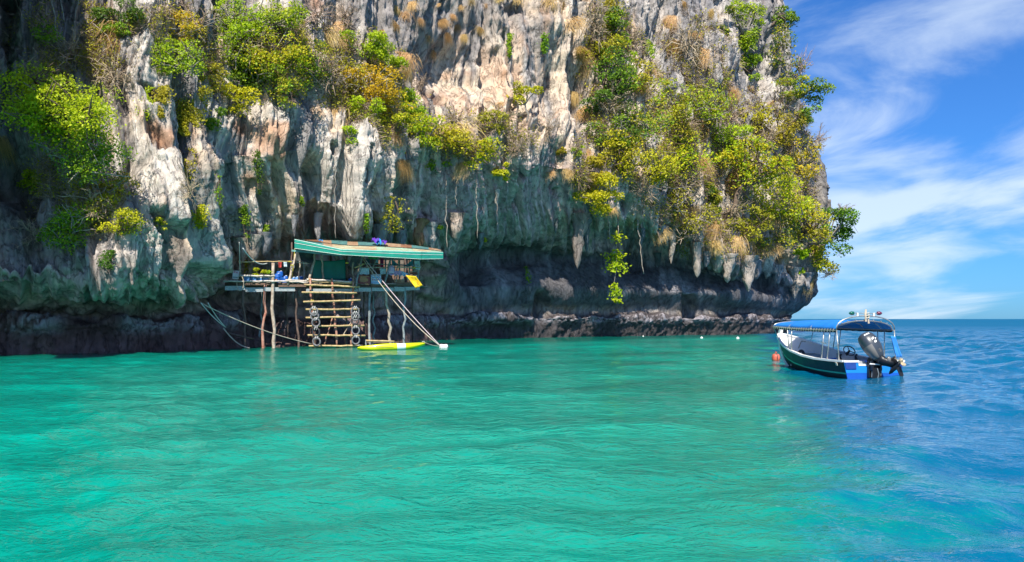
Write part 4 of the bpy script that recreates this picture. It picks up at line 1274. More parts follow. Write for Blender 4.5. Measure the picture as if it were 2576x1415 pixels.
def build_ladder():
    base = hp(838, 871, -.55)
    ld = empty('bamboo_ladder', Vector((base.x, base.y, 0)), 'wide bamboo ladder leading from the water up to the hut deck', 'ladder')
    fr = -.55
    for (x0, y0, x1, y1) in [(780.6, 700, 788.5, 876), (835, 701, 848, 876), (888.6, 703, 883.5, 876)]:
        pole(ld, 'upright', hp(x1, y1, fr), hp(x0, y0, fr + .2), .07, M_POLE_RED, .03, .9, 9)
    for (x0, y0, x1, y1) in [(765.4, 716.8, 905, 722.4), (759, 736, 897.5, 737.6), (762.8, 760, 906.3, 755.7), (769, 779, 903.8, 778.5), (769, 799.8, 907.6, 798), (771.7, 821, 916.5, 819.7), (774, 843.8, 919, 845), (776.8, 871, 911.4, 870.5)]:
        bamboo(ld, 'rung', hp(x0, y0, fr - .16), hp(x1, y1, fr - .16), .062, M_BAMBOO, .009)
    pole(ld, 'brace', hp(816, 868, fr + .1), hp(836, 800, fr + .1), .045, M_POLE_RED, .02)
    pole(ld, 'brace', hp(862, 845, fr + .3), hp(883, 812, fr + .3), .03, M_POLE, .02)
    for (x, y) in [(836, 719), (838, 737), (839, 758), (840, 779), (842, 799), (784, 719), (888, 722), (887, 737), (785, 756), (887, 757)]:
        c = hp(x, y, fr - .1)
        MB().tube([c + Vector((math.cos(t) * .085, math.sin(t) * .11, .02 * math.sin(2 * t))) for t in np.linspace(0, 6.0, 8)], .02, 5).build('lashing', M_ROPE_YELLOW, ld)
    pl = empty('landing_frame', Vector((hp(955, 860, -.3).x, hp(955, 860, -.3).y, 0)), 'bamboo landing bar lying just above the water behind the kayak', 'landing')
    bamboo(pl, 'bar', hp(921, 857.5, -.2), hp(992, 860, -.6), .065, M_BAMBOO, .01)
    bamboo(pl, 'bar', hp(915, 863, .5), hp(1015, 862, .3), .05, M_POLE_DARK, .01)
    for (x, y0, y1) in [(921, 855, 878), (938, 857, 880), (990, 858, 880)]:
        pole(pl, 'post', hp(x, y1, -.15), hp(x, y0, -.15), .05, M_POLE_GREY, .02)
    # tyres lashed to both sides
    def tyre(px, py, label, side):
        c = hp(px, py, fr - .38)
        root = empty('old_tyre', c, label, 'tyre', 'old tyres lashed to the ladder sides')
        rx = Matrix.Rotation(R(random.uniform(-16, 16)), 3, 'Z') @ Matrix.Rotation(R(random.uniform(-10, 10)), 3, 'X')
        Rr, rt = .235, .052
        vs, fs, nu, nv = [], [], 22, 8
        for i in range(nu):
            a = 2 * math.pi * i / nu
            for j in range(nv):
                b = 2 * math.pi * j / nv
                rr = Rr + rt * math.cos(b) * (1.0 if math.cos(b) < 0 else .8) + (.008 if i % 2 and math.cos(b) > .5 else 0)
                p = Vector((math.cos(a) * rr, rt * 1.15 * math.sin(b), math.sin(a) * rr * 1.06))
                vs.append(rx @ p)
        for i in range(nu):
            for j in range(nv):
                fs.append((i * nv + j, ((i + 1) % nu) * nv + j, ((i + 1) % nu) * nv + (j + 1) % nv, i * nv + (j + 1) % nv))
        MB().add(vs, fs).build('rubber_ring', random.choice([M_RUBBER, M_RUBBER_GREY, M_RUBBER_GREY]), root, smooth=True, local=True)
        for s_ in (-1, 1):
            pts = [Vector((s_ * .06 + .03 * math.sin(t), .03 * math.cos(t) - .05, .235 + .09 * math.sin(t))) for t in np.linspace(0, 6.0, 8)]
            MB().tube(pts, .018, 5).build('lashing', M_ROPE_WHITE, root, local=True)
    nm = ['topmost', 'second from the top', 'third from the top', 'fourth from the top', 'lowest']
    for i, (x, y) in enumerate([(789.5, 784), (791.5, 796), (794.6, 812), (795, 836), (796.6, 860)]):
        tyre(x, y, 'old tyre lashed to the near side of the ladder, %s' % nm[i], 0)
    for i, (x, y) in enumerate([(893.6, 783.5), (894, 796), (893.6, 807), (894.7, 832), (895, 856.5)]):
        tyre(x, y, 'old tyre lashed to the far side of the ladder, %s' % nm[i], 1)


build_ladder()


def rope(name, p0, p1, r, mt, label, sag=.1, n=14, group=None):
    p0, p1 = Vector(p0), Vector(p1)
    pts = [p0.lerp(p1, i / n) - Vector((0, 0, sag * 4 * (i / n) * (1 - i / n))) for i in range(n + 1)]
    o = MB().tube(pts, r, 6).build(name, mt, None, smooth=True, loc=p0)
    return tag(o, label, 'rope', group)


rope('mooring_rope', hp(912.7, 646, -.1), at(1110, 873, 49.1), .028, M_ROPE_PINK, 'pinkish rope running from the roof post down to the white float, upper one', .15)
rope('mooring_rope', hp(911.5, 650, -.2), at(1106, 870, 48.6), .026, M_ROPE, 'pale rope running from the roof post down to the white float, lower one', .45)
rope('mooring_rope', at(1068, 862, 47.5), at(1108, 872, 48.9), .018, M_ROPE, 'short rope from the kayak bow to the white float', .05)
rope('mooring_rope', at(508, 764, 43.5), hp(786, 866, -.6), .028, M_ROPE, 'long rope slung from the cliff lip to the foot of the ladder', .25)
rope('mooring_rope', at(505, 762, 43.3), at(565, 822, 45.5), .02, M_ROPE_WHITE, 'short pale rope hanging from the cliff lip, steeper one of two', .1)
rope('mooring_rope', at(523, 762, 43.6), at(568, 824, 45.6), .02, M_ROPE_WHITE, 'short pale rope hanging from the cliff lip, shallower one of two', .1)
rope('mooring_rope', at(562, 826, 46.5), at(628, 876, 47.6), .035, M_ROPE, 'thick rope dipping into the sea below the near end of the deck', .25)
rope('water_pipe', at(611, 625, 46), hp(672, 663, .0), .03, M_ROPE_WHITE, 'white hose curving down from the rock to the tan rail', .35)
rope('hanging_rope', at(602, 610, 46), hp(604, 694, .0), .02, M_ROPE_WHITE, 'thin white line hanging beside the white notice board', .0)
rope('support_rope', hp(735, 700, .4), hp(742, 620, .6), .018, M_ROPE_YELLOW, 'yellow rope tied along the slanting post near the drums', .03)
pts = [hp(604, 694, -.35) + Vector((.22 * math.sin(t) * (1 if t < 3.2 else .9), 0, -.46 + .46 * math.cos(t))) for t in np.linspace(0, 6.2, 22)]
o = MB().tube(pts, .024, 6).build('rope_loop', M_ROPE, None, smooth=True, loc=pts[0])
tag(o, 'loop of tan rope hung over the white rail above the deck edge', 'rope')
bo = MB().tube([at(575, 838, 48), at(600, 845, 48.4), at(640, 853, 49)], [.06, .07, .05], 7).build('drift_pole', M_POLE_DARK, None, smooth=True, loc=at(575, 838, 48))
tag(bo, 'dark pole wedged between rock and stilts just above the water', 'pole')

# ------------------------------------------------------------------ kayak and floats


def build_kayak():
    M_K = mat('yellow_kayak', (.80, .76, .0), .35, .08, 2.0, coat=.3)
    M_KW = mat('white_kayak', (.80, .80, .78), .35, .08, 2.0, coat=.3)
    c = Vector((at(985, 880, 46.4).x, 46.4, .07))
    k = empty('kayak', c, 'yellow and white sit-on-top kayak floating in front of the hut', 'kayak')
    k.rotation_euler = (0, R(-1.0), R(14))
    L, W = 3.95, .74

    def section(t):
        x = (t - .5) * L
        b = (1 - abs(2 * t - 1) ** 2.6) ** .75
        w = W * .5 * b + .015
        rock = .30 * max(0, (t - .62) / .38) ** 1.7 + .13 * max(0, (.25 - t) / .25) ** 1.6
        keel = -.13 + rock
        top = .25 + rock * .85 + .05 * math.sin(math.pi * t)
        top = keel + (top - keel) * (.32 + .68 * b)
        mid = keel + (top - keel) * .62
        pts = []
        for (fy, z) in [(0, keel), (.55, keel + .03), (.9, keel + .10), (1.0, mid), (.92, top - .02), (.80, top), (.62, top - .015), (.3, top - .09 * b), (0, top - .11 * b)]:
            pts.append((fy * w, z))
        ring = [Vector((x, -y, z)) for y, z in pts] + [Vector((x, y, z)) for y, z in pts[-2:0:-1]]
        return ring
    ts = list(np.linspace(.0, 1, 41))
    rings = [section(min(max(t, .002), .998)) for t in ts]
    m = MB()
    m.loft(rings)
    n = len(rings[0])
    for i, f in enumerate(m.f[:-2]):
        t = ts[i // n]
        m.mi[i] = 1 if .56 <= t < .70 else 0
    m.build('hull', [M_K, M_KW], k, smooth=True, local=True)
    # seats, footwells, handles, hull print
    for t in (.36, .64):
        x = (t - .5) * L
        MB().loft([[Vector((x + sx * .24 * q_, sy * .24 * q_, z)) for sx, sy in ((-1, -1), (1, -1), (1, 1), (-1, 1))] for q_, z in ((1, .16), (.9, .10))]).build('seat', M_RUBBER, k, local=True, bevel=.02)
    for t in (.03, .97):
        x = (t - .5) * L
        z = .34 if t > .5 else .22
        MB().tube([Vector((x - .08, -.05, z)), Vector((x, -.06, z + .05)), Vector((x + .08, -.05, z))], .015, 6).build('handle', M_WHITE, k, local=True)
    for i, tx in enumerate(np.linspace(.715, .79, 6)):
        x = (tx - .5) * L
        MB().box((x, -W * .40, .115 + (tx - .7) * .2), (.028, .012, .05), Matrix.Rotation(R(8), 3, 'Y')).build('hull_marking', M_DARKTXT, k, local=True)
    MB().tube([Vector(((t - .5) * L, -W * .5 * (1 - abs(2 * t - 1) ** 2.6) ** .75 - .012, .10)) for t in np.linspace(.15, .52, 14)], .008, 5).build('rub_line', M_RUBBER_GREY, k, local=True)
    return k


build_kayak()


def build_floats():
    c = Vector((at(1116, 872, 49.2).x, 49.2, .06))
    root = empty('float_drum', c, 'white plastic float tied where the two ropes meet the water', 'float')
    prof = [(-.26, .08), (-.25, .15), (-.2, .18), (-.08, .185), (-.07, .17), (.06, .17), (.07, .185), (.2, .18), (.25, .15), (.26, .08)]
    MB().loft([[Vector((x, math.cos(a) * r, math.sin(a) * r)) for a in np.linspace(0, 2 * math.pi, 16, endpoint=False)] for x, r in prof]).build('drum', M_WHITE, root, smooth=True, local=True)
    MB().tube([Vector((.26, 0, .0)), Vector((.34, 0, .01))], .05, 8).build('bung', M_RUBBER, root, local=True)
    MB().tube([Vector((-.16 + .0 * t, math.cos(t) * .19, math.sin(t) * .19)) for t in np.linspace(0, 6.28, 14)], .015, 5).build('rope_band', M_ROPE, root, local=True)
    for i, (dx) in enumerate((.5, .72, .95, 1.15)):
        o = MB().tube([Vector((-.04, 0, 0)), Vector((-.02, 0, 0)), Vector((.02, 0, 0)), Vector((.04, 0, 0))], [.02, .04, .04, .02], 8).build('cork_float', M_ROPE, None, smooth=True, loc=(0, 0, 0))
        o.location = c + Vector((dx, .1 * i, -.04))
        tag(o, 'tiny tan cork on the line trailing from the white float', 'float', 'corks trailing from the white float')
    M_OR = mat('orange_buoy', (.72, .16, .09), .5, .3, 4.0, color2=(.45, .08, .05))
    c = Vector((at(1952, 890, 34.5).x, 34.5, .11))
    root = empty('mooring_buoy', c, 'faded orange-red round buoy floating at the bow of the boat', 'buoy')
    rings = []
    for t in np.linspace(-.5, .5, 12):
        r = .175 * math.cos(t * math.pi * .97) ** .5
        rings.append([Vector((math.cos(a) * r, math.sin(a) * r, math.sin(t * math.pi) * .18)) for a in np.linspace(0, 2 * math.pi, 18, endpoint=False)])
    MB().loft(rings).build('ball', M_OR, root, smooth=True, local=True)
    MB().tube([Vector((0, -.02, .20)), Vector((0, -.13, .17)), Vector((.0, -.20, .06)), Vector((0, -.215, -.05))], .014, 6).build('rope_band', M_RUBBER, root, local=True)
    MB().tube([Vector((0, 0, .2)), Vector((0, 0, .27))], .04, 8).build('eyelet', M_OR, root, local=True)
    for (px, py, r, lab) in [(1765, 850, .13, 'small white float on the water, leftmost of the pair before the far cave'), (1856, 851, .15, 'small white float on the water nearest the moored boat'), (1618, 845.5, .08, 'tiny pale float close under the dark wall')]:
        D = CAM_H * FOCAL / (py + 2 - 803)
        c = Vector((at(px, py, D).x, D, .03))
        root = empty('small_float', c, lab, 'float')
        MB().loft([[Vector((math.cos(a) * r * q_, math.sin(a) * r * q_, z * r)) for a in np.linspace(0, 2 * math.pi, 12, endpoint=False)] for q_, z in ((.3, -1), (.85, -.6), (1, 0), (.85, .6), (.35, .98))]).build('ball', M_WHITE, root, smooth=True, local=True)
        MB().tube([Vector((0, 0, r * .9)), Vector((0, 0, r * 1.25))], r * .2, 8).build('eyelet', M_ROPE, root, local=True)


build_floats()

# ------------------------------------------------------------------ the moored boat


def build_boat():
    M_HULL = mat('dark_teal_paint', (.016, .026, .034), .5, .3, 2.0)
    M_BOT = mat('black_bottom_paint', (.010, .014, .016), .6, .3, 3.0)
    M_STR = mat('green_stripe', (.05, .46, .29), .4, .1, 3.0)
    M_BW = mat('white_gelcoat', (.84, .83, .79), .4, .06, 2.0)
    M_INT = mat('grey_paint_and_canopy_shade', (.40, .42, .43), .7, .25, 3.0)  # also carries the canopy's shadow on the lining
    M_TRB = mat('azure_transom_paint', (.012, .25, .72), .4, .12, 1.5)
    M_TRD = mat('royal_blue_band', (.012, .11, .52), .4, .12, 1.5)
    M_NAVY = mat('navy_corner', (.015, .06, .28), .5, .2, 3.0)
    M_CAN = mat('blue_canvas', (.008, .20, .62), .6, .2, 1.2, bump=.3, bscale=4)
    M_STEEL = mat('weathered_steel', (.50, .50, .46), .35, .3, 6.0, metal=.7)
    M_VAL = mat('dark_valance', (.02, .025, .035), .8, .4, 5.0)
    M_LACE = mat('pale_lacing', (.66, .62, .50), .8, .3, 12.0)
    M_BLK = mat('black_engine', (.012, .012, .014), .4, .3, 6.0)
    M_COWL = mat('gunmetal_cowl', (.045, .055, .068), .35, .2, 2.0, coat=.25)
    M_COWL2 = mat('warm_grey_cowl', (.17, .16, .145), .4, .2, 2.0, coat=.2)
    M_PROP = mat('tan_propeller', (.50, .40, .24), .5, .3, 8.0, metal=.3)
    M_WOOD = mat('pale_wood', (.62, .50, .36), .7, .3, 6.0)
    M_TOWEL = mat('blue_towel', (.03, .24, .66), .9, .2, 5.0)
    M_GREENL = mat('green_lamp_glass', (.01, .12, .08), .2, .1, 4.0)
    M_REDL = mat('red_lamp_glass', (.16, .03, .06), .2, .1, 4.0)
    boat = empty('motor_boat', (11.12, 24.5, 0), 'white-lined motor boat with dark hull, blue canopy and outboard engine', 'boat', rot=(0, 0, R(5.5)))
    YS = [0, .8, 1.8, 2.8, 3.8, 4.6, 5.3, 5.9, 6.35, 6.62]

    def it(y, vals):
        return float(np.interp(y, YS, vals))
    GB = [.95, .98, 1.0, .97, .88, .76, .60, .41, .22, .05]         # half beam at the gunwale
    WB = [.80, .81, .80, .75, .63, .48, .31, .15, .06, .02]          # half beam near the chine
    SH = [.50, .49, .50, .56, .67, .80, .94, 1.07, 1.17, 1.22]       # sheer height
    KE = [-.22, -.24, -.26, -.27, -.26, -.22, -.14, .02, .35, .80]   # keel
    CH = [-.10, -.10, -.09, -.06, -.01, .07, .18, .34, .58, .92]     # chine
    ys = np.linspace(0, 6.62, 34)
    rows = [0, .33, .41, .70, 1.0]
    hull = MB()
    rings = []
    for y in ys:
        gb, wb, sh, ke, ch = it(y, GB), it(y, WB), it(y, SH), it(y, KE), it(y, CH)
        side = [(wb + (gb - wb) * (f ** .8), ch + (sh - ch) * f) for f in rows]
        half = [(0.0, ke)] + side
        ring = [Vector((x, y, z)) for x, z in half[::-1]][:-1] + [Vector((0, y, ke))] + [Vector((-x, y, z)) for x, z in half[1:]]
        rings.append(ring)
    n = len(rings[0])
    hull.loft(rings, closed=False, cap=False)
    segmat = {0: 0, 1: 0, 2: 2, 3: 1, 4: 1, 5: 1, 6: 1, 7: 2, 8: 0, 9: 0}
    i = 0
    for a in range(len(rings) - 1):
        for k in range(n - 1):
            hull.mi[i] = segmat[k]
            i += 1
    hull.build('hull', [M_HULL, M_BOT, M_STR], boat, smooth=False, local=True)
    # stem post at the bow
    MB().loft([[Vector((sx * w, y, z)) for sx, y, z in ((-1, y0, z0), (1, y0, z0), (.6, y1, z1), (-.6, y1, z1))] for (w, y0, z0, y1, z1) in
               [(.03, 5.7, -.05, 5.85, -.1), (.035, 6.2, .25, 6.38, .2), (.04, 6.5, .62, 6.68, .60), (.05, 6.55, 1.0, 6.76, 1.0), (.055, 6.5, 1.25, 6.72, 1.30), (.05, 6.42, 1.50, 6.60, 1.56)]]).build('stem_post', M_BW, boat, local=True, bevel=.01)
    # inner lining: white forward, canopy shadow painted grey amidships
    inner = MB()
    rg = []
    for y in ys:
        gb, wb, sh, ch = it(y, GB) - .05, it(y, WB) - .06, it(y, SH), it(y, CH)
        gb, wb = max(gb, .01), max(wb, .008)
        fl = max(.06, ch + .12)
        rg.append([Vector((gb, y, sh + .004)), Vector(((gb + wb) / 2, y, (sh + fl) / 2)), Vector((wb, y, fl)), Vector((-wb, y, fl)), Vector((-(gb + wb) / 2, y, (sh + fl) / 2)), Vector((-gb, y, sh + .004))])
    inner.loft(rg, closed=False, cap=False)
    for i in range(len(inner.f)):
        inner.mi[i] = 0 if ys[i // 5] > 3.55 else 1
    inner.build('inner_lining', [M_BW, M_INT], boat, local=True)
    for s_ in (-1, 1):
        g = [[Vector((s_ * (it(y, GB) + dx), y, it(y, SH) + dz)) for dx, dz in ((.035, -.03), (.035, .03), (-.075, .03), (-.075, -.0))] for y in ys]
        MB().loft(g).build('gunwale', M_BW, boat, local=True)
        MB().tube([Vector((s_ * (it(y, GB) - .06), y, it(y, SH) - .10)) for y in ys[4:31]], .022, 6).build('inner_stringer', M_WOOD, boat, smooth=True, local=True)
    # floor boards, thwarts, foredeck bulkhead
    for k in range(7):
        x = -.45 + k * .15
        MB().box((x, 2.3, .085), (.13, 3.9, .025)).build('floor_board', M_INT, boat, local=True)
    MB().box((0, 1.75, .40), (1.80, .34, .05)).build('thwart', M_TRD, boat, local=True, bevel=.01)
    MB().box((0, 3.1, .42), (1.72, .30, .05)).build('thwart', M_CAN, boat, local=True, bevel=.01)
    MB().box((0, 4.5, .30), (1.1, .04, .42)).build('bulkhead', M_INT, boat, local=True)
    MB().box((0, 5.0, .56), (.9, .9, .03)).build('foredeck', M_BW, boat, local=True)
    MB().tube([Vector((-.3, 4.4, .75)), Vector((.0, 4.8, .98)), Vector((.35, 5.2, .95))], .02, 6).build('bow_line', M_WOOD, boat, local=True)
    # transom: azure panel, darker band at the waterline, white cap with a dip for the engine, navy corner pads
    def tr(x0, x1, z0f, z1f, y, mt, name):
        def hx(z):
            return .80 + (.95 - .80) * max(0, (z + .1) / .6) ** .8
        vs = []
        for z, xs_ in ((z0f, (x0, x1)), (z1f, (x0, x1))):
            for x in xs_:
                vs.append(Vector((x * hx(z), y, z)))
        vs = [vs[0], vs[1], vs[3], vs[2]]
        vs += [v + Vector((0, .03, 0)) for v in vs]
        MB().add(vs, [(0, 1, 2, 3), (7, 6, 5, 4), (0, 4, 5, 1), (1, 5, 6, 2), (2, 6, 7, 3), (3, 7, 4, 0)]).build(name, mt, boat, local=True)
    tr(-1, 1, -.2, .14, -.035, M_TRD, 'transom_band')
    tr(-1, 1, .143, .36, -.035, M_TRB, 'transom_panel')
    tr(-1, -.52, .363, .47, -.035, M_TRB, 'transom_panel')
    tr(.52, 1, .363, .47, -.035, M_TRB, 'transom_panel')
    tr(-.52, .52, .363, .42, -.045, M_BW, 'transom_cap')
    tr(-1.02, -.50, .47, .53, -.06, M_BW, 'transom_cap')
    tr(.50, 1.06, .47, .53, -.06, M_BW, 'transom_cap')
    tr(-.99, -.62, .27, .468, -.062, M_NAVY, 'corner_pad')
    tr(.60, 1.01, .27, .468, -.062, M_NAVY, 'corner_pad')
    tr(-.52, -.25, .36, .505, .04, M_INT, 'splash_well')
    tr(.25, .52, .36, .50, .04, M_INT, 'splash_well')
    MB().box((0, .35, .34), (1.0, .62, .03)).build('well_floor', M_BW, boat, local=True)
    MB().box((-.99, .35, .40), (.02, .10, .10), Matrix.Rotation(R(-18), 3, 'Y')).build('plate', M_LACE, boat, local=True)
    # canopy frame: paired legs, hoops and side rails
    cy0, cy1 = .5, 5.45

    def hoop(y, w, z0, z1, r, name='hoop', extra=0):
        pts = [Vector((w * math.cos(t), y + extra * math.sin(t), z0 + (z1 - z0) * math.sin(t) ** .8)) for t in np.linspace(0, math.pi, 17)]
        MB().tube(pts, r, 6).build(name, M_STEEL, boat, smooth=True, local=True)
    for y, w, z0, z1 in ((.5, .93, 1.44, 1.745), (2.2, .93, 1.45, 1.75), (3.9, .90, 1.47, 1.73), (5.42, .80, 1.51, 1.70)):
        hoop(y, w, z0, z1, .018)
    hoop(.42, .96, 1.46, 1.90, .02, 'lamp_arch')
    for s_ in (-1, 1):
        MB().tube([Vector((s_ * .93, .42, 1.44)), Vector((s_ * .93, 2.2, 1.445)), Vector((s_ * .90, 3.9, 1.47)), Vector((s_ * .80, 5.45, 1.51))], .018, 6).build('side_rail', M_STEEL, boat, local=True)
        for (y0, y1) in ((1.0, .55), (1.35, .95), (3.75, 3.3), (4.05, 3.65)):
            xg = it(y0, GB) - .02
            MB().tube([Vector((s_ * xg, y0 - .0, it(y0, SH))), Vector((s_ * .91, y1 + .35, 1.45))], .019, 6).build('canopy_leg', M_STEEL, boat, smooth=True, local=True)
        MB().tube([Vector((s_ * it(5.3, GB), 5.3, it(5.3, SH))), Vector((s_ * .80, 5.42, 1.51))], .016, 6).build('canopy_leg', M_STEEL, boat, local=True)
        MB().tube([Vector((s_ * .93, .30, .52)), Vector((s_ * .95, .42, 1.46))], .02, 6).build('canopy_leg', M_STEEL, boat, smooth=True, local=True)
        MB().tube([Vector((s_ * .93, 1.1, 1.0)), Vector((s_ * .93, 1.45, 1.05))], .012, 6).build('cross_brace', M_STEEL, boat, local=True)
        MB().tube([Vector((s_ * .3, .5, 1.73)), Vector((s_ * .86, 1.0, 1.50))], .014, 6).build('roof_stay', M_STEEL, boat, local=True)
    # canvas
    vs, fs = [], []
    ny, nx = 26, 22
    for j in range(ny + 1):
        y = cy0 + .02 + (cy1 - cy0) * j / ny
        w = float(np.interp(y, [.5, 2.2, 3.9, 5.5], [.91, .91, .88, .79]))
        z0 = float(np.interp(y, [.5, 2.2, 3.9, 5.5], [1.47, 1.475, 1.49, 1.53]))
        z1 = float(np.interp(y, [.5, 2.2, 3.9, 5.2, 5.5], [1.765, 1.77, 1.75, 1.72, 1.66]))
        sagg = .025 * math.sin((y - .5) / 1.7 * math.pi) ** 2
        for i in range(nx + 1):
            t = math.pi * i / nx
            vs.append(Vector((w * math.cos(t), y, z0 + (z1 - z0 - sagg) * math.sin(t) ** .8 + .004 * math.sin(7 * t + 3 * y))))
    for j in range(ny):
        for i in range(nx):
            o = j * (nx + 1) + i
            fs.append((o, o + 1, o + nx + 2, o + nx + 1))
    cv = MB().add(vs, fs).build('canopy', M_CAN, boat, smooth=True, local=True)
    sm = cv.modifiers.new('thickness', 'SOLIDIFY'); sm.thickness = .008
    for s_ in (-1, 1):
        a = [Vector((s_ * float(np.interp(y, [.5, 2.2, 3.9, 5.5], [.925, .925, .895, .80])), y, float(np.interp(y, [.5, 2.2, 3.9, 5.5], [1.47, 1.475, 1.49, 1.53])))) for y in np.linspace(.5, 5.4, 24)]
        vs = a + [p + Vector((0, 0, -.085 - .012 * (k % 2))) for k, p in enumerate(a)]
        m_ = len(a)
        val = MB().add(vs, [(k, k + 1, m_ + k + 1, m_ + k) for k in range(m_ - 1)]).build('valance', M_VAL, boat, local=True)
        sm = val.modifiers.new('thickness', 'SOLIDIFY'); sm.thickness = .01
        for k in range(26):
            y = .6 + k * .185
            w = float(np.interp(y, [.5, 2.2, 3.9, 5.5], [.945, .945, .915, .82]))
            z = float(np.interp(y, [.5, 2.2, 3.9, 5.5], [1.47, 1.475, 1.49, 1.53]))
            MB().tube([Vector((s_ * w, y, z + .02)), Vector((s_ * (w + .012), y + .03, z - .03)), Vector((s_ * w, y + .06, z - .085))], .010, 5).build('lacing', M_LACE, boat, local=True)
    for k in range(9):
        t = math.pi * (k + 1) / 10
        c = Vector((.93 * math.cos(t), .47, 1.45 + .30 * math.sin(t) ** .8))
        MB().tube([c + Vector((0, -.01, .02)), c + Vector((.02, .06, .035)), c + Vector((.03, .12, .025))], .011, 5).build('lacing', M_LACE, boat, local=True)
    # lamp bar with a green and a red lamp and a bound wooden cross
    MB().tube([Vector((-.37, .42, 1.99)), Vector((.37, .42, 1.965))], .012, 6).build('lamp_bar', M_STEEL, boat, local=True)
    for s_, mt in ((-1, M_GREENL), (1, M_REDL)):
        x = s_ * .46
        MB().loft([[Vector((x + s_ * u, .42 + math.cos(a) * r, 1.98 + math.sin(a) * r)) for a in np.linspace(0, 2 * math.pi, 12, endpoint=False)] for u, r in ((-.09, .02), (-.07, .055), (0, .062), (.05, .045), (.085, .012))]).build('lamp', mt, boat, smooth=True, local=True)
        MB().box((s_ * .27, .42, 1.94), (.05, .05, .11)).build('lamp_bracket', M_BW, boat, local=True)
    MB().tube([Vector((.0, .40, 1.72)), Vector((-.01, .40, 1.95)), Vector((-.0, .40, 2.10))], [.03, .034, .03], 7).build('wooden_peg', M_WOOD, boat, local=True)
    MB().tube([Vector((.09, .39, 1.66)), Vector((.07, .39, 1.80)), Vector((.10, .39, 1.93))], [.03, .02, .028], 7).build('wooden_peg', M_WOOD, boat, local=True)
    MB().tube([Vector((.05 + .06 * math.cos(t), .40 + .05 * math.sin(t), 1.78 + .012 * t)) for t in np.linspace(0, 18, 30)], .012, 5).build('binding', M_LACE, boat, local=True)
    # helm
    wc = Vector((.30, 1.95, .74))
    tilt = Matrix.Rotation(R(-38), 3, 'X')
    MB().tube([wc + tilt @ Vector((.19 * math.cos(t), 0, .19 * math.sin(t))) for t in np.linspace(0, 2 * math.pi, 25)], .017, 6).build('steering_wheel', M_BLK, boat, smooth=True, local=True)
    for a in (90, 210, 330):
        MB().tube([wc, wc + tilt @ Vector((.19 * math.cos(R(a)), 0, .19 * math.sin(R(a))))], .014, 5).build('wheel_spoke', M_BLK, boat, local=True)
    MB().tube([wc + Vector((0, 0, .0)), wc + Vector((0, .18, -.14))], .04, 8).build('wheel_hub', M_BLK, boat, local=True)
    MB().box((.30, 2.22, .46), (.52, .22, .38)).build('console', M_INT, boat, local=True, bevel=.02)
    for x in (.0, .55):
        MB().tube([Vector((x, 1.95, .44)), Vector((x, 2.0, .56)), Vector((x + .05, 2.02, .62))], [.05, .03, .04], 8).build('lever', M_BLK, boat, local=True)
    pts = [Vector((-.62 + .02 * math.sin(t), 3.55 + .26 * math.cos(t), .42 + .26 * math.sin(t))) for t in np.linspace(0, 2 * math.pi, 22)]
    MB().tube(pts, .05, 8, cap=False).build('fender_tyre', M_RUBBER, boat, smooth=True, local=True)
    # ---- outboard engine, tilted and turned; parts hang under 'outboard_engine'
    eng = bpy.data.objects.new('outboard_engine', None)
    COL.objects.link(eng); eng.parent = boat; eng.location = (0, 0, 0)
    B, T = Vector((.02, -.34, .58)), Vector((-.33, .02, 1.345))
    ax = (T - B).normalized()
    sx = Vector((1, -.15, 0)); sx = (sx - ax * sx.dot(ax)).normalized()
    bk = ax.cross(sx)
    if bk.y > 0: bk = -bk
    L = (T - B).length
    prof = [(0.0, .10, .12), (.05, .15, .17), (.16, .20, .21), (.34, .245, .25), (.52, .26, .27), (.70, .25, .27), (.84, .225, .245), (.93, .18, .20), (.98, .11, .13), (1.0, .03, .04)]
    rgs, NK = [], 24
    for t, w, d in prof:
        c = B + ax * (t * L) + bk * (.05 * math.sin(math.pi * t))
        rgs.append([c + sx * (w * math.copysign(abs(math.cos(a)) ** .75, math.cos(a))) + bk * (d * math.copysign(abs(math.sin(a)) ** .75, math.sin(a))) for a in np.linspace(0, 2 * math.pi, NK, endpoint=False)])
    m = MB().loft(rgs)
    for i in range(len(m.f) - 2):
        k, j = i % NK, i // NK
        an = 2 * math.pi * (k + .5) / NK
        m.mi[i] = 1 if (math.cos(an) < -.35 and j < 4) else 0
    cw = m.build('cowling', [M_COWL, M_COWL2], eng, smooth=True, local=True)
    s2 = cw.modifiers.new('smooth', 'SUBSURF'); s2.levels = 1; s2.render_levels = 2

    def onback(u, v, lift=.006):
        """a point on the cowling's back face: u across, v along the axis"""
        w = float(np.interp(v, [p[0] for p in prof], [p[1] for p in prof])); d = float(np.interp(v, [p[0] for p in prof], [p[2] for p in prof]))
        ca = max(-1, min(1, u)); sa = math.sqrt(max(0, 1 - abs(ca) ** (2 / .75))) ** .75 if abs(ca) < 1 else 0
        return B + ax * (v * L) + bk * (.05 * math.sin(math.pi * v) + d * sa * .985 + lift) + sx * (w * ca)

    def decal(poly, mt, name):
        vs = [onback(u, v, .010) for u, v in poly]
        MB().add(vs, [tuple(range(len(vs)))]).build(name, mt, eng, local=True)
    # maker's word high on the cowl: a row of white letter-like strokes; below it a white S-shaped badge
    for k in range(6):
        u = -.52 + k * .15
        decal([(u, .855), (u + .115, .865), (u + .115, .915), (u, .905)], M_BW, 'badge_letter')
    decal([(-.02, .62), (.34, .66), (.30, .71), (.08, .70), (-.06, .66)], M_BW, 'badge')
    decal([(.02, .50), (.30, .51), (.36, .57), (.20, .585), (.02, .54)], M_BW, 'badge')
    decal([(.38, .60), (.56, .645), (.44, .66), (.34, .63)], M_BW, 'badge')
    decal([(.05, .19), (.28, .16), (.36, .22), (.24, .28), (.02, .27)], M_COWL2, 'vent_surround')
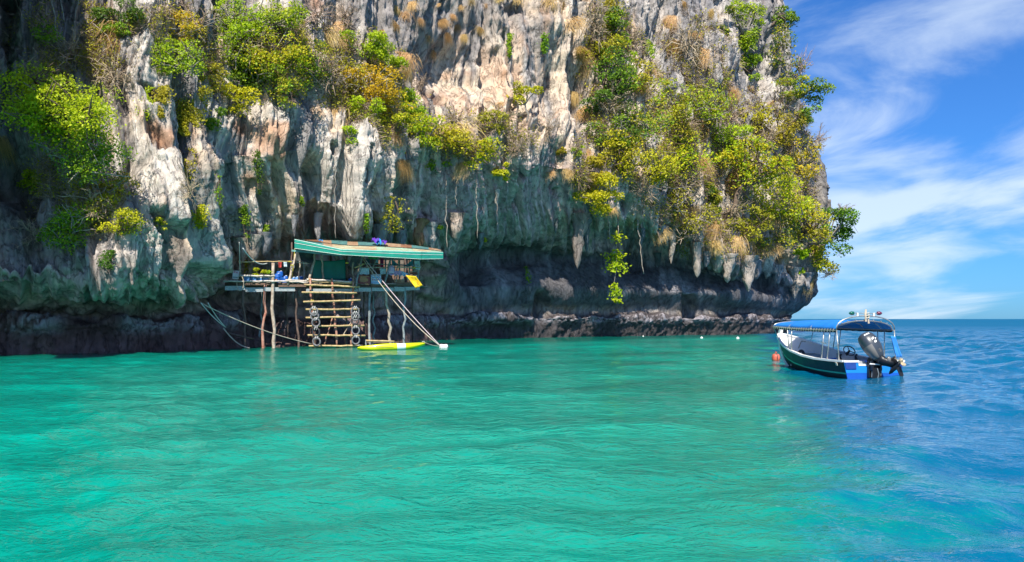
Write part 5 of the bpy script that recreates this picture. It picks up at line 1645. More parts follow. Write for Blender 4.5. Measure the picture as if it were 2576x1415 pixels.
    decal([(.10, .205), (.22, .19), (.24, .245), (.08, .25)], M_BLK, 'vent')
    # bracket and midsection
    for (c, s_, rz) in [((-.05, -.10, .28), (.34, .12, .56), 0), ((-.16, -.17, .42), (.06, .22, .40), 8), ((.12, -.17, .42), (.06, .22, .40), -8), ((-.03, -.22, .10), (.26, .10, .42), 4), ((-.10, -.20, -.10), (.10, .14, .30), 0), ((.08, -.2, -.08), (.10, .14, .30), 0)]:
        MB().box(c, s_, Matrix.Rotation(R(rz), 3, 'Z')).build('bracket', M_BLK, eng, local=True, bevel=.015)
    for (p0, p1, r) in [((-.18, -.2, .5), (-.16, -.22, .02), .018), ((.10, -.24, .52), (.12, -.22, .05), .02), ((-.02, -.28, .3), (.0, -.26, -.05), .015)]:
        MB().tube([Vector(p0), (Vector(p0) + Vector(p1)) / 2 + Vector((.03, -.02, 0)), Vector(p1)], r, 6).build('hydraulic_ram', M_STEEL, eng, local=True)
    MB().tube([Vector((-.25, -.26, .43)), Vector((.22, -.28, .41))], .022, 8).build('tilt_tube', M_BW, eng, local=True)
    G = Vector((.36, -.62, .36))
    mid = [(B + ax * .06, .15, .16), (B + Vector((.08, -.06, -.06)), .13, .15), (B.lerp(G, .5), .085, .13), (G + Vector((-.04, .02, .06)), .07, .12)]
    dd = (G - B).normalized()
    s1 = Vector((.5, .5, .6)); s1 = (s1 - dd * s1.dot(dd)).normalized(); s2v = dd.cross(s1)
    MB().loft([[c + s1 * (a_ * math.cos(t)) + s2v * (b_ * math.sin(t)) for t in np.linspace(0, 2 * math.pi, 14, endpoint=False)] for c, a_, b_ in mid]).build('leg', M_BLK, eng, smooth=True, local=True)
    # gearcase, anti-ventilation plate, skeg and propeller
    gd = Vector((.35, -.55, .76)).normalized()
    gs = Vector((1, .5, -.1)); gs = (gs - gd * gs.dot(gd)).normalized(); gu = gd.cross(gs)
    MB().loft([[G + gd * u + gs * (r * math.cos(t)) + gu * (r * math.sin(t)) for t in np.linspace(0, 2 * math.pi, 14, endpoint=False)] for u, r in ((-.30, .012), (-.22, .05), (-.05, .075), (.10, .07), (.20, .05))]).build('gearcase', M_BLK, eng, smooth=True, local=True)
    k0 = G + Vector((.06, -.04, -.02))
    sk = [k0 + Vector((-.10, .02, .06)), k0 + Vector((.06, -.02, .04)), k0 + Vector((.13, -.05, -.22)), k0 + Vector((.10, -.05, -.30)), k0 + Vector((.03, -.03, -.25))]
    ob = MB().add(sk, [tuple(range(5))]).build('skeg', M_BLK, eng, local=True)
    sm = ob.modifiers.new('thickness', 'SOLIDIFY'); sm.thickness = .035
    pl = B.lerp(G, .72)
    MB().box(pl + Vector((.04, -.02, .10)), (.26, .04, .22), Matrix.Rotation(R(-28), 3, 'Y')).build('ventilation_plate', M_BLK, eng, local=True, bevel=.01)
    H = G + gd * .20
    prop = bpy.data.objects.new('propeller', None)
    MB().loft([[H + gd * u + gs * (r * math.cos(t)) + gu * (r * math.sin(t)) for t in np.linspace(0, 2 * math.pi, 12, endpoint=False)] for u, r in ((-.02, .05), (.05, .055), (.11, .04), (.13, .015))]).build('propeller_hub', M_PROP, eng, smooth=True, local=True)
    bpy.data.objects.remove(prop)
    for k in range(3):
        a = 2 * math.pi * k / 3 + .5
        rad = gs * math.cos(a) + gu * math.sin(a)
        tan_ = gd.cross(rad)
        outl = [(.04, -.03), (.10, -.08), (.17, -.075), (.205, -.01), (.18, .06), (.11, .07), (.04, .03)]
        vs = [H + gd * (.04 + .35 * v) + rad * u + tan_ * v for u, v in outl]
        ob = MB().add(vs, [tuple(range(7))]).build('propeller_blade', M_PROP, eng, local=True)
        sm = ob.modifiers.new('thickness', 'SOLIDIFY'); sm.thickness = .014
    MB().loft([[B + Vector((.17, -.12, .0)) + Vector((math.cos(t) * r, -.03 + u, math.sin(t) * r * 1.5)) for t in np.linspace(0, 2 * math.pi, 12, endpoint=False)] for u, r in ((0, .03), (-.03, .06), (-.09, .06), (-.12, .03))]).build('trim_cap', M_COWL2, eng, smooth=True, local=True)
    # towel knotted to the rear leg: a thing of its own
    mw = Matrix.Translation(Vector((11.12, 24.5, 0))) @ Matrix.Rotation(R(5.5), 4, 'Z')
    q_ = [mw @ Vector(p) for p in ((.74, .26, 1.27), (.92, .28, 1.25), (1.06, .2, .62), (.90, .2, .60))]
    cloth('towel', q_, M_TOWEL, 'blue towel knotted to the rear canopy leg of the boat', 'towel', 8, 12, .05, .035)
    return boat


boat = build_boat()

# ------------------------------------------------------------------ plants on the cliff


def leaf_mat(name, lo, hi, trans=.42):
    mt, nd, lk, bs = new_mat(name)
    at_ = nd.new('ShaderNodeAttribute'); at_.attribute_name = 'tint'
    oi = nd.new('ShaderNodeObjectInfo')
    rp = nd.new('ShaderNodeValToRGB')
    e = rp.color_ramp.elements
    e[0].position, e[0].color = .05, (*lo, 1)
    e[1].position, e[1].color = .95, (*hi, 1)
    lk.new(at_.outputs['Fac'], rp.inputs[0])
    hs = nd.new('ShaderNodeHueSaturation')
    mr = nd.new('ShaderNodeMapRange')
    mr.inputs['To Min'].default_value = .485
    mr.inputs['To Max'].default_value = .515
    lk.new(oi.outputs['Random'], mr.inputs['Value'])
    lk.new(mr.outputs[0], hs.inputs['Hue'])
    lk.new(rp.outputs[0], hs.inputs['Color'])
    lk.new(hs.outputs[0], bs.inputs['Base Color'])
    bs.inputs['Roughness'].default_value = .5
    bs.inputs['Specular IOR Level'].default_value = .3
    tr = nd.new('ShaderNodeBsdfTranslucent')
    lk.new(hs.outputs[0], tr.inputs['Color'])
    mx = nd.new('ShaderNodeMixShader')
    mx.inputs[0].default_value = trans
    lk.new(bs.outputs[0], mx.inputs[1]); lk.new(tr.outputs[0], mx.inputs[2])
    lk.new(mx.outputs[0], nd['Material Output'].inputs['Surface'])
    return mt


LEAF = {
    'lime': leaf_mat('lime_leaves', (.20, .32, .008), (.58, .70, .012)),
    'green': leaf_mat('green_leaves', (.085, .19, .010), (.36, .54, .018)),
    'dark': leaf_mat('dark_leaves', (.035, .09, .010), (.16, .27, .018)),
    'olive': leaf_mat('olive_leaves', (.20, .19, .012), (.60, .54, .03)),
    'yellow': leaf_mat('yellow_green_leaves', (.28, .31, .008), (.76, .70, .02)),
    'orange': leaf_mat('orange_leaves', (.40, .27, .01), (.86, .58, .02)),
}
M_STRAW = leaf_mat('straw_grass', (.45, .28, .09), (.90, .66, .30), .3)
M_STRAW2 = leaf_mat('brown_grass', (.32, .19, .06), (.72, .49, .19), .3)
M_TWIG = leaf_mat('dry_twigs', (.16, .11, .07), (.56, .43, .30), .0)
M_BARK = mat('grey_bark', (.42, .38, .32), .9, .4, 5.0, color2=(.17, .13, .10))
M_BARK2 = mat('brown_bark', (.20, .14, .09), .9, .4, 5.0, color2=(.09, .06, .045))
VR = np.random.default_rng(21)


def unit(v):
    return v / (np.linalg.norm(v, axis=-1, keepdims=True) + 1e-9)


def leaves(name, pos, size, tint, mt, parent, out=(0, -.75, .65), spread=.72):
    """One mesh of many small pointed leaves at pos (n,3), parent-local."""
    n = len(pos)
    nor = unit(np.asarray(out)[None] + VR.normal(size=(n, 3)) * spread)
    a = unit(np.cross(nor, VR.normal(size=(n, 3))))
    a[:, 2] -= .25
    a = unit(a)
    b = unit(np.cross(nor, a))
    s = (size * VR.uniform(.65, 1.35, n))[:, None]
    tip, bas = pos + a * s * .62, pos - a * s * .5
    l, r = pos + b * s * .34 + nor * s * .10, pos - b * s * .34 + nor * s * .10
    V = np.stack([bas, r, tip, l], axis=1).reshape(-1, 3)
    F = np.arange(4 * n).reshape(n, 4)
    me = np_mesh(name, V, F, [mt], attrs={'tint': np.repeat(tint, 4)})
    return link(name, me, parent)


def lobes(w, h, dep, k):
    """Clump centres and radii filling an uneven ellipsoid."""
    c = []
    for i in range(k):
        a, rr = VR.uniform(0, 2 * math.pi), math.sqrt(VR.uniform(0, 1)) * .86
        c.append((math.cos(a) * rr * w / 2, VR.uniform(-.5, .5) * dep * (1 - rr * .5), math.sin(a) * rr * h / 2))
    r = VR.uniform(.15, .30, k) * min(w, h) * (1 if k > 3 else 1.5)
    return np.array(c), r


def shrub(px, py, w, h, kind, label, base=None, cover=2.05, leafpx=5.3, name='shrub', cat='shrub', D=None, proud=.40, mixk=None, trunk=None, twig=1.1):
    """A leafy shrub rooted on the rock, its crown centred where (px, py) is seen."""
    bx, by = base if base else (px, py + h * .22)
    p, n, _ = on_cliff(bx, by)
    if D is not None:
        p = at(bx, by, D)
    m = p.y / FOCAL
    if cat == 'shrub' and w > 50:
        w, h = w * 1.12, h * 1.12
    W, H = w * m, h * m
    dep = min(W, H) * .75
    cD = p.y - (proud * dep if base is None else .15 * dep)
    c = np.array(at(px, py, cD))
    root = empty(name, p, label, cat, 'trees on the cliff' if cat == 'tree' else 'shrubs growing on the cliff')
    b = np.array(p)
    k = int(np.clip(w * h / 900, 5, 30))
    lc, lr = lobes(W, H, dep, k)
    nl = int(cover * w * h * .78 / (leafpx ** 2 * .36))
    wt = lr ** 2 / (lr ** 2).sum()
    li = VR.choice(k, nl, p=wt)
    d = unit(VR.normal(size=(nl, 3)) + np.array([0, -.35, .30]))
    rad = lr[li] * VR.uniform(.55, 1.12, nl)
    pos = lc[li] + d * rad[:, None] * np.array([1.15, 1.0, .72])
    # ragged edge: thin the outline with noise
    keep = pnoise(pos[:, 0] * 1.3 / m * .02 + px, pos[:, 1] * 1.0 + py, pos[:, 2] * 1.3 / m * .02) > -.34
    pos, li = pos[keep], li[keep]
    lt = VR.uniform(-.18, .18, k)
    tint = np.clip(.5 + lt[li] + VR.normal(size=len(pos)) * .30, 0, 1)
    pos = pos + c - b
    lf = leafpx * m
    if mixk:
        sel = VR.uniform(size=len(pos)) < .3 + .5 * (pnoise(pos[:, 0] * .8, pos[:, 1] * .8, pos[:, 2] * .8) > 0)
        leaves('crown' if cat == 'tree' else 'foliage', pos[~sel], lf, tint[~sel], LEAF[kind], root)
        leaves('crown' if cat == 'tree' else 'foliage', pos[sel], lf, tint[sel], LEAF[mixk], root)
    else:
        leaves('crown' if cat == 'tree' else 'foliage', pos, lf, tint, LEAF[kind], root)
    # stems from the root to the clumps
    mb = MB()
    r0 = max(.035, .05 * min(W, H)) if trunk is None else trunk * m * .5
    fork = Vector((0, 0, 0))
    if cat == 'tree':
        fork = Vector(c - b) * .55 + Vector((0, 0, .05 * H))
        mb.tube([Vector((0, .1, -.1)), fork * .35 + Vector((.06 * W, -.05, -.02 * H)), fork * .7, fork * 1.05], [r0, r0 * .85, r0 * .7, r0 * .55], 7, cap=False)
    for i in range(k):
        if VR.uniform() > .8 and k > 6:
            continue
        e = Vector(lc[i] + c - b)
        if cat == 'tree':
            e2 = e + Vector(VR.normal(size=3) * lr[i] * .8)
            mb.tube([fork, fork.lerp(e, .5) + Vector(VR.normal(size=3) * .04 * W), e, e2], [r0 * .5, r0 * .34, r0 * .2, r0 * .08], 5, cap=False)
            continue
        mid = e * .5 + Vector((VR.normal() * .08 * W, -.10 * dep, -.08 * H))
        e2 = e + Vector(VR.normal(size=3) * lr[i] * .8)
        mb.tube([Vector((VR.normal() * r0 * .8, 0, 0)), mid * .5 + Vector((0, 0, -.02 * H)), mid, e, e2], [r0 * .8, r0 * .55, r0 * .42, r0 * .28, r0 * .12], 5, cap=False)
    for i in range(int(twig * k)):
        j = VR.integers(k)
        e = Vector(lc[j] + c - b)
        o2 = Vector(unit(VR.normal(size=3) + np.array([0, -.6, .1])) * lr[j] * 1.25)
        mb.tube([e, e + o2 * .5 + Vector((0, 0, .04)), e + o2], [r0 * .28, r0 * .2, r0 * .1], 4, cap=False)
    mb.build('trunk' if cat == 'tree' else 'stems', M_BARK if VR.uniform() < .65 else M_BARK2, root, smooth=True, local=True)
    return root


def creeper(px, py, w, h, kind, label, leafpx=5.0, cover=2.4, mixk=None):
    """Leaves hanging flat down the rock from a root above."""
    p, n, _ = on_cliff(px, py - h * .45)
    q_, _, _ = on_cliff(px, py + h * .3)
    m = p.y / FOCAL
    root = empty('creeper', p, label, 'creeper', 'creepers hanging on the rock')
    nl = int(cover * w * h / (leafpx ** 2 * .36))
    v = VR.beta(1.1, 1.3, nl)
    wid = w * m * .5 * (.45 + .75 * np.sin(np.pi * np.clip(v * .9 + .1, 0, 1)) ** .7)
    x = VR.normal(size=nl) * .42 * wid
    z = -v * h * m
    ydrift = (min(q_.y, p.y + .5) - p.y) * v
    y = ydrift - .12 - np.abs(VR.normal(size=nl)) * .16 - .25 * np.sin(np.pi * v)
    pos = np.stack([x, y, z], axis=1)
    pos = pos[pnoise(pos[:, 0] * 1.6 + px, pos[:, 2] * 1.2, py) > -.25]
    tint = np.clip(.5 + VR.normal(size=len(pos)) * .26, 0, 1)
    leaves('foliage', pos, leafpx * m, tint, LEAF[kind], root, out=(0, -.9, .4))
    mb = MB()
    for i in range(4):
        xs = [VR.normal() * .2 * w * m for _ in range(2)]
        mb.tube([Vector((xs[0] * .3, -.05, 0)), Vector((xs[0], -.15, -.4 * h * m)), Vector((xs[1], -.12, -.9 * h * m))], [.03, .022, .012], 4, cap=False)
    mb.build('stems', M_BARK2, root, local=True)
    return root


# ---- grass tufts: a few shaggy prototypes, copied
def tuft_mesh(seed, nb=420, droop=1.0):
    rg = np.random.default_rng(seed)
    V, F, Tn = [], [], []
    az = rg.uniform(-math.pi * .95, -.05 * math.pi, nb)
    L = rg.uniform(.25, 1.1, nb)
    for i in range(nb):
        x0, z0 = rg.normal() * .24, rg.uniform(-.35, .15)
        dx, dy = math.cos(az[i]) * rg.uniform(.15, .8), math.sin(az[i]) * rg.uniform(.2, .6)
        up = rg.uniform(.0, .35)
        w = rg.uniform(.007, .018)
        o = len(V)
        for j, t in enumerate((0, .3, .65, 1.0)):
            x, y = x0 + dx * L[i] * t ** .8, dy * L[i] * t ** .7
            z = z0 + up * L[i] * t - droop * L[i] * 1.05 * t ** 1.9
            ww = w * (1 - t * .85)
            V += [(x - ww, y, z), (x + ww, y + ww * .5, z)]
        tn = rg.uniform()
        Tn += [tn] * 8
        F += [(o + 2 * j, o + 2 * j + 1, o + 2 * j + 3, o + 2 * j + 2) for j in range(3)]
    return np.array(V), np.array(F), np.array(Tn)


TUFTS = {}
for nm, mt in (('straw', M_STRAW), ('brown', M_STRAW2)):
    TUFTS[nm] = []
    for s_ in range(4):
        V, F, Tn = tuft_mesh(40 + s_, (420, 240, 330, 150)[s_], (1.0, .55, 1.2, .75)[s_])
        TUFTS[nm].append(np_mesh('grass_tuft', V, F, [mt], attrs={'tint': Tn}))


def tuft(px, py, w, h, label, nm='straw', group=None):
    p, n, _ = on_cliff(px, py - h * .35)
    m = p.y / FOCAL
    o = link('grass_tuft', TUFTS[nm][int(VR.integers(4))], None, p + Vector((0, -.02, 0)))
    o.scale = (w * m * .92 * VR.uniform(.8, 1.2), min(w, h) * m * .9, h * m * .72 * VR.uniform(.8, 1.25))
    o.rotation_euler = (R(VR.uniform(-15, 15)), R(VR.uniform(-26, 26)), R(VR.uniform(-40, 40)) + math.atan2(n.x, -n.y) * .5)
    return tag(o, label, 'grass tuft', group or 'dry grass tufts on the cliff')


# ---- bare dry bushes
def dry_mesh(seed, n0=26):
    rg = np.random.default_rng(seed)
    mb = MB()
    for i in range(n0):
        d = unit(rg.normal(size=3) + np.array([0, -.4, .25])) * rg.uniform(.25, .5)
        p0 = Vector(rg.normal(size=3) * .05)
        p1 = p0 + Vector(d) * .55 + Vector(rg.normal(size=3) * .05)
        p2 = p0 + Vector(d) + Vector(rg.normal(size=3) * .08)
        mb.tube([p0, p1, p2], [.014, .010, .006], 3, cap=False)
        for j in range(5):
            t = rg.uniform(.3, 1)
            a = p0.lerp(p1, t / .55) if t < .55 else p1.lerp(p2, (t - .55) / .45)
            e = a + Vector(unit(np.array(d) * 1.2 + rg.normal(size=3) * .35)) * rg.uniform(.1, .26)
            mid = a.lerp(e, .5) + Vector(rg.normal(size=3) * .025)
            mb.tube([a, mid, e], [.008, .006, .0035], 3, cap=False)
    V, F = np.array([tuple(v) for v in mb.v]), np.array(mb.f)
    return np_mesh('dry_bush', V, F, [M_TWIG], attrs={'tint': np.repeat(rg.uniform(.2, 1, len(V) // 3), 3)[:len(V)] if len(V) % 3 == 0 else rg.uniform(.2, 1, len(V))})


DRY = [dry_mesh(60 + i) for i in range(4)]


def dry_bush(px, py, w, h, label, group='bare dry bushes on the cliff', base=None):
    p, n, _ = on_cliff(*(base or (px, py)))
    m = p.y / FOCAL
    o = link('dry_bush', DRY[int(VR.integers(4))], None, at(px, py, p.y - .25 * min(w, h) * m))
    o.scale = (w * m, min(w, h) * m, h * m)
    o.rotation_euler = (0, R(VR.uniform(-20, 20)), R(VR.uniform(-30, 30)))
    return tag(o, label, 'dry bush', group)


SHRUBS = [
    # near end
    (145, 268, 235, 165, 'lime', 'biggest lime-green shrub bulging from the shaded cliff at the near end', dict(proud=1.7, cover=3.2)),
    (205, 385, 190, 130, 'green', 'mid-green shrub directly below the biggest lime-green shrub', dict(proud=1.2)),
    (95, 455, 100, 60, 'lime', 'small lime sprig left below the biggest lime-green shrub', dict(cover=1.4)),
    (265, 475, 150, 90, 'olive', 'olive twiggy shrub under the mid-green shrub at the near end', dict(cover=1.6, twig=2)),
    (180, 575, 150, 110, 'lime', 'lime shrub with pale tangled stems hanging lowest at the near end', dict(cover=1.7, twig=2, mixk='green')),
    (310, 560, 90, 80, 'yellow', 'yellow-green shrub where the shaded and sunlit rock meet', dict(cover=1.8, twig=1)),
    (250, 530, 120, 70, 'olive', 'sparse olive shrub between the lime and yellow-green shrubs low on the near cliff', dict(cover=1.2, twig=3)),
    (110, 75, 100, 60, 'green', 'sparse green sprays among hanging roots at the top of the near end', dict(cover=.9, twig=2)),
    (300, 40, 110, 70, 'dark', 'dark shrub at the top edge left of the golden shrub', dict(cover=2)),
    (430, 70, 160, 80, 'olive', 'golden-olive shrub at the top edge above the hanging straw clump', dict(mixk='orange')),
    (425, 145, 175, 90, 'lime', 'lime shrub with pale curling branches below the golden-olive one', dict(cover=1.9, twig=3)),
    (290, 80, 80, 50, 'green', 'small green shrub just above the large hanging straw clump', dict(cover=1.6)),
    (200, 330, 90, 50, 'lime', 'lime spray on the front of the biggest shrub at the near end', dict(cover=1.5, proud=1.6)),
    # above the sunlit near face
    (600, 45, 130, 100, 'lime', 'lime shrub at the top edge, first left of the twiggy brown patch', dict(cover=2.4)),
    (690, 40, 150, 90, 'green', 'green shrub at the top edge beside the twiggy brown patch', dict(mixk='lime')),
    (590, 145, 130, 110, 'green', 'green shrub with dark gaps above the blue-streaked near face', dict(cover=2.0, mixk='lime', twig=2)),
    (700, 130, 160, 110, 'lime', 'broad lime shrub in the middle of the upper near tangle', dict(cover=2.2, mixk='yellow')),
    (770, 170, 100, 130, 'olive', 'tall olive shrub beside the pale dead branch', dict(mixk='green')),
    (640, 195, 110, 90, 'dark', 'deep green shrub behind the pale dead branch', dict(cover=2.4, mixk='green')),
    (600, 250, 110, 70, 'yellow', 'yellow-lime shrub draped low over the near face', dict(cover=2)),
    (545, 300, 60, 50, 'green', 'small green shrub lowest on the streaked near face tangle', dict(cover=1.8)),
    (730, 225, 90, 80, 'green', 'green shrub hanging at the foot of the upper near tangle', dict(mixk='olive')),
    (540, 200, 80, 60, 'olive', 'thin olive shrub left of the deep green one', dict(cover=1.5, twig=2)),
    # centre
    (920, 115, 130, 70, 'lime', 'lime shrub on the shoulder left of the grey brow', dict(cover=2.4)),
    (960, 165, 120, 70, 'green', 'green shrub just below the lime one on the shoulder', dict(mixk='lime')),
    (940, 215, 130, 90, 'orange', 'orange-leaved shrub glowing on the central shoulder', dict(cover=2.0, twig=1)),
    (985, 260, 110, 80, 'orange', 'smaller orange-yellow shrub below the glowing one', dict(cover=1.8, mixk='yellow')),
    (935, 270, 90, 60, 'lime', 'lime shrub tucked under the orange-leaved shrubs', dict(cover=2)),
    (1040, 260, 80, 70, 'green', 'green shrub at the corner between orange shrubs and peach rock', dict(mixk='lime')),
    (880, 190, 110, 90, 'olive', 'sparse olive shrub left of the orange-leaved shrub', dict(cover=1.2, twig=3)),
    (885, 335, 46, 60, 'lime', 'small lime plant beside the lone straw tuft over the hut', dict(cover=2)),
    (1000, 320, 90, 60, 'green', 'green shrub at the near end of the central ledge', dict(mixk='yellow')),
    (1075, 330, 120, 80, 'yellow', 'yellow-green shrub covering the near half of the central ledge', dict(mixk='lime')),
    (1150, 350, 110, 80, 'olive', 'olive and straw shrub midway along the central ledge', dict(cover=1.8, mixk='yellow')),
    (1195, 385, 100, 80, 'lime', 'lime shrub hanging below the middle of the central ledge', dict(cover=1.8, mixk='yellow')),
    (1230, 310, 130, 60, 'olive', 'thin olive shrub at the foot of the small ledge tree', dict(cover=1.3, twig=3)),
    (1270, 432, 66, 46, 'yellow', 'yellow shrub hanging over the blue-grey hollow', dict(cover=2)),
    (1105, 425, 60, 50, 'green', 'thin green vine sprig above the hollow, hung on a rope root', dict(cover=1.0, twig=2)),
    (1410, 385, 26, 52, 'olive', 'narrow olive bush on the white rib right of the ledge', {}),
    (1455, 378, 30, 36, 'lime', 'tiny round lime bush beside the narrow olive one', {}),
    # far half, upper
    (1555, 75, 60, 110, 'green', 'tall green shrub in the dark gully at the top edge', dict(mixk='dark')),
    (1510, 120, 120, 70, 'yellow', 'yellow-olive shrub arching across the dark gully', dict(mixk='olive', cover=2)),
    (1560, 130, 70, 60, 'lime', 'lime fringe at the far end of the arching gully shrub', dict(cover=1.8)),
    (1540, 205, 110, 110, 'dark', 'dark green shrub deep in the gully', dict(mixk='green', cover=2.2)),
    (1500, 250, 70, 70, 'dark', 'darkest small shrub at the foot of the gully', {}),
    (1600, 190, 80, 80, 'olive', 'grey-olive shrub on the far lip of the gully', dict(cover=1.4, twig=3)),
    (1730, 190, 120, 80, 'olive', 'feathery olive shrub high on the far slope', dict(mixk='lime', cover=2)),
    (1690, 250, 120, 90, 'lime', 'feathery lime shrub below the highest olive one on the far slope', dict(mixk='olive', cover=2)),
    (1780, 260, 110, 100, 'olive', 'rounded olive shrub in the middle of the far slope', dict(mixk='lime', cover=1.8)),
    (1815, 215, 60, 40, 'lime', 'small bright lime mound beside the tall ivy', dict(cover=2.6)),
    (1620, 300, 130, 100, 'olive', 'brownish olive shrub right of the gully foot', dict(cover=1.6, twig=2, mixk='green')),
    (1540, 330, 110, 90, 'green', 'green shrub left of the brownish olive shrub', dict(mixk='dark')),
    (1570, 395, 140, 100, 'olive', 'olive shrub above the bright yellow hanging bush', dict(mixk='yellow', cover=2.2)),
    (1690, 340, 120, 90, 'olive', 'olive-green shrub at the centre of the far slope', dict(mixk='olive', cover=1.7)),
    (1710, 400, 110, 110, 'lime', 'bright lime shrub below the centre of the far slope', dict(mixk='yellow', cover=2.0)),
    (1640, 420, 110, 90, 'yellow', 'mixed yellow-green shrub left of the bright lime one', dict(mixk='yellow', cover=2)),
    (1500, 432, 90, 56, 'olive', 'smooth moss-like olive mound over the cave mouth', dict(cover=3.4, leafpx=5)),
    (1508, 492, 110, 84, 'yellow', 'bright yellow bush hanging over the cave mouth', dict(cover=2.8, proud=.9)),
    (1795, 500, 60, 100, 'dark', 'smooth dark-olive ivy mound below the far slope', dict(mixk='olive', cover=3.4, leafpx=5)),
    # far end
    (1840, 350, 100, 80, 'lime', 'lime shrub above the biggest yellow-lime tree', dict(cover=1.8)),
    (1905, 410, 200, 120, 'lime', 'biggest yellow-lime tree leaning out near the far end', dict(name='cliff_tree', cat='tree', base=(1822, 545), mixk='yellow', trunk=16, cover=2.6)),
    (1960, 500, 190, 130, 'yellow', 'wide yellow tree just below the biggest yellow-lime one', dict(name='cliff_tree', cat='tree', base=(1900, 590), mixk='lime', trunk=12, cover=2.6)),
    (1900, 300, 90, 80, 'yellow', 'airy yellow shrub under the smooth grey slab', dict(cover=1.4, twig=3)),
    (1960, 330, 110, 90, 'olive', 'twiggy olive shrub near the skyline', dict(cover=1.5, twig=3)),
    (2010, 400, 90, 100, 'olive', 'russet-olive shrub along the skyline edge', dict(cover=1.6, mixk='orange', twig=2)),
    (1880, 560, 130, 80, 'olive', 'brown-olive shrub below the wide yellow tree', dict(cover=1.6, twig=3)),
    (1960, 590, 130, 80, 'dark', 'dark shaded shrub under the far trees', dict(mixk='olive', cover=1.7)),
    (2030, 560, 110, 90, 'yellow', 'olive-yellow shrub beside the grey skyline rib', dict(mixk='olive', cover=1.7)),
    (2012, 643, 60, 40, 'lime', 'fresh lime shrub low on the far nose', dict(cover=2.6)),
    (2015, 690, 26, 30, 'lime', 'tiny lime shrub lowest on the far nose', {}),
    (1735, 540, 110, 90, 'olive', 'pale dry olive shrub above the stalactite row', dict(cover=.9, twig=4)),
    (1680, 500, 110, 90, 'olive', 'straggly olive shrub right of the yellow hanging bush', dict(cover=.9, twig=4)),
    (1875, 60, 76, 150, 'lime', 'tall lime ivy column at the top edge left of the smooth slab', dict(cover=2.6, mixk='green')),
    (1885, 165, 60, 80, 'lime', 'lower end of the lime ivy beside the smooth slab', dict(mixk='green')),
    (1832, 60, 50, 90, 'olive', 'olive ivy left of the tall lime ivy column', dict(mixk='dark')),
    # skyline trees, rooted on the rock edge
    (1975, 30, 70, 80, 'dark', 'dark leafy tree on the skyline at the top edge', dict(name='skyline_tree', cat='tree', base=(1945, 60), mixk='green')),
    (1985, 130, 90, 150, 'dark', 'thin dark tree leaning from the skyline beside the smooth slab', dict(name='skyline_tree', cat='tree', base=(1945, 200), mixk='olive', cover=1.2, twig=3)),
    (2045, 222, 90, 76, 'dark', 'dark rounded tree standing out furthest against the clouds', dict(name='skyline_tree', cat='tree', base=(1985, 270), mixk='green', cover=2.6, trunk=8)),
    (1985, 225, 100, 70, 'green', 'green tree behind the dark rounded skyline tree', dict(name='skyline_tree', cat='tree', base=(1960, 270), mixk='olive', trunk=8)),
    (2020, 290, 80, 60, 'green', 'green shrub below the dark rounded skyline tree', dict(base=(1995, 310), mixk='dark')),
    (2108, 585, 95, 120, 'dark', 'lowest dark tree spreading from the far nose over the sea', dict(name='skyline_tree', cat='tree', base=(2058, 640), mixk='green', cover=3, trunk=10)),
    (2080, 645, 80, 80, 'olive', 'olive tree hanging under the lowest dark skyline tree', dict(name='skyline_tree', cat='tree', base=(2050, 660), mixk='yellow', trunk=8)),
    # small ledge tree, its trunk showing
    (1318, 238, 92, 66, 'yellow', 'small lone yellow-leaved tree standing on the central ledge', dict(name='ledge_tree', cat='tree', base=(1322, 298), trunk=7, cover=2.2)),
    # by the hut
    (652, 684, 46, 22, 'yellow', 'yellow-green potted plants spilling from the planter boxes', dict(D=48.9, base=(652, 694), name='potted_plant', cat='plant', leafpx=4.5, cover=3.2)),
    (672, 688, 18, 18, 'lime', 'small leafy lime potted plant in the planter nearest the thick stilt', dict(D=48.9, base=(672, 696), name='potted_plant', cat='plant', leafpx=4.5)),
    (1205, 602, 32, 34, 'yellow', 'tiny yellow bush on a hanging rock over the hollow', {}),
    (615, 532, 30, 36, 'green', 'little green bush clinging left above the hut', {}),
    (1095, 575, 36, 24, 'lime', 'sparse lime sprig beside the orange stalactite', dict(cover=1.4)),
    (400, 570, 34, 40, 'yellow', 'small yellow plant on the cream face below the near tangle', dict(cover=1.6)),
]
for (px, py, w, h, kind, label, kw) in SHRUBS:
    shrub(px, py, w, h, kind, label, **kw)

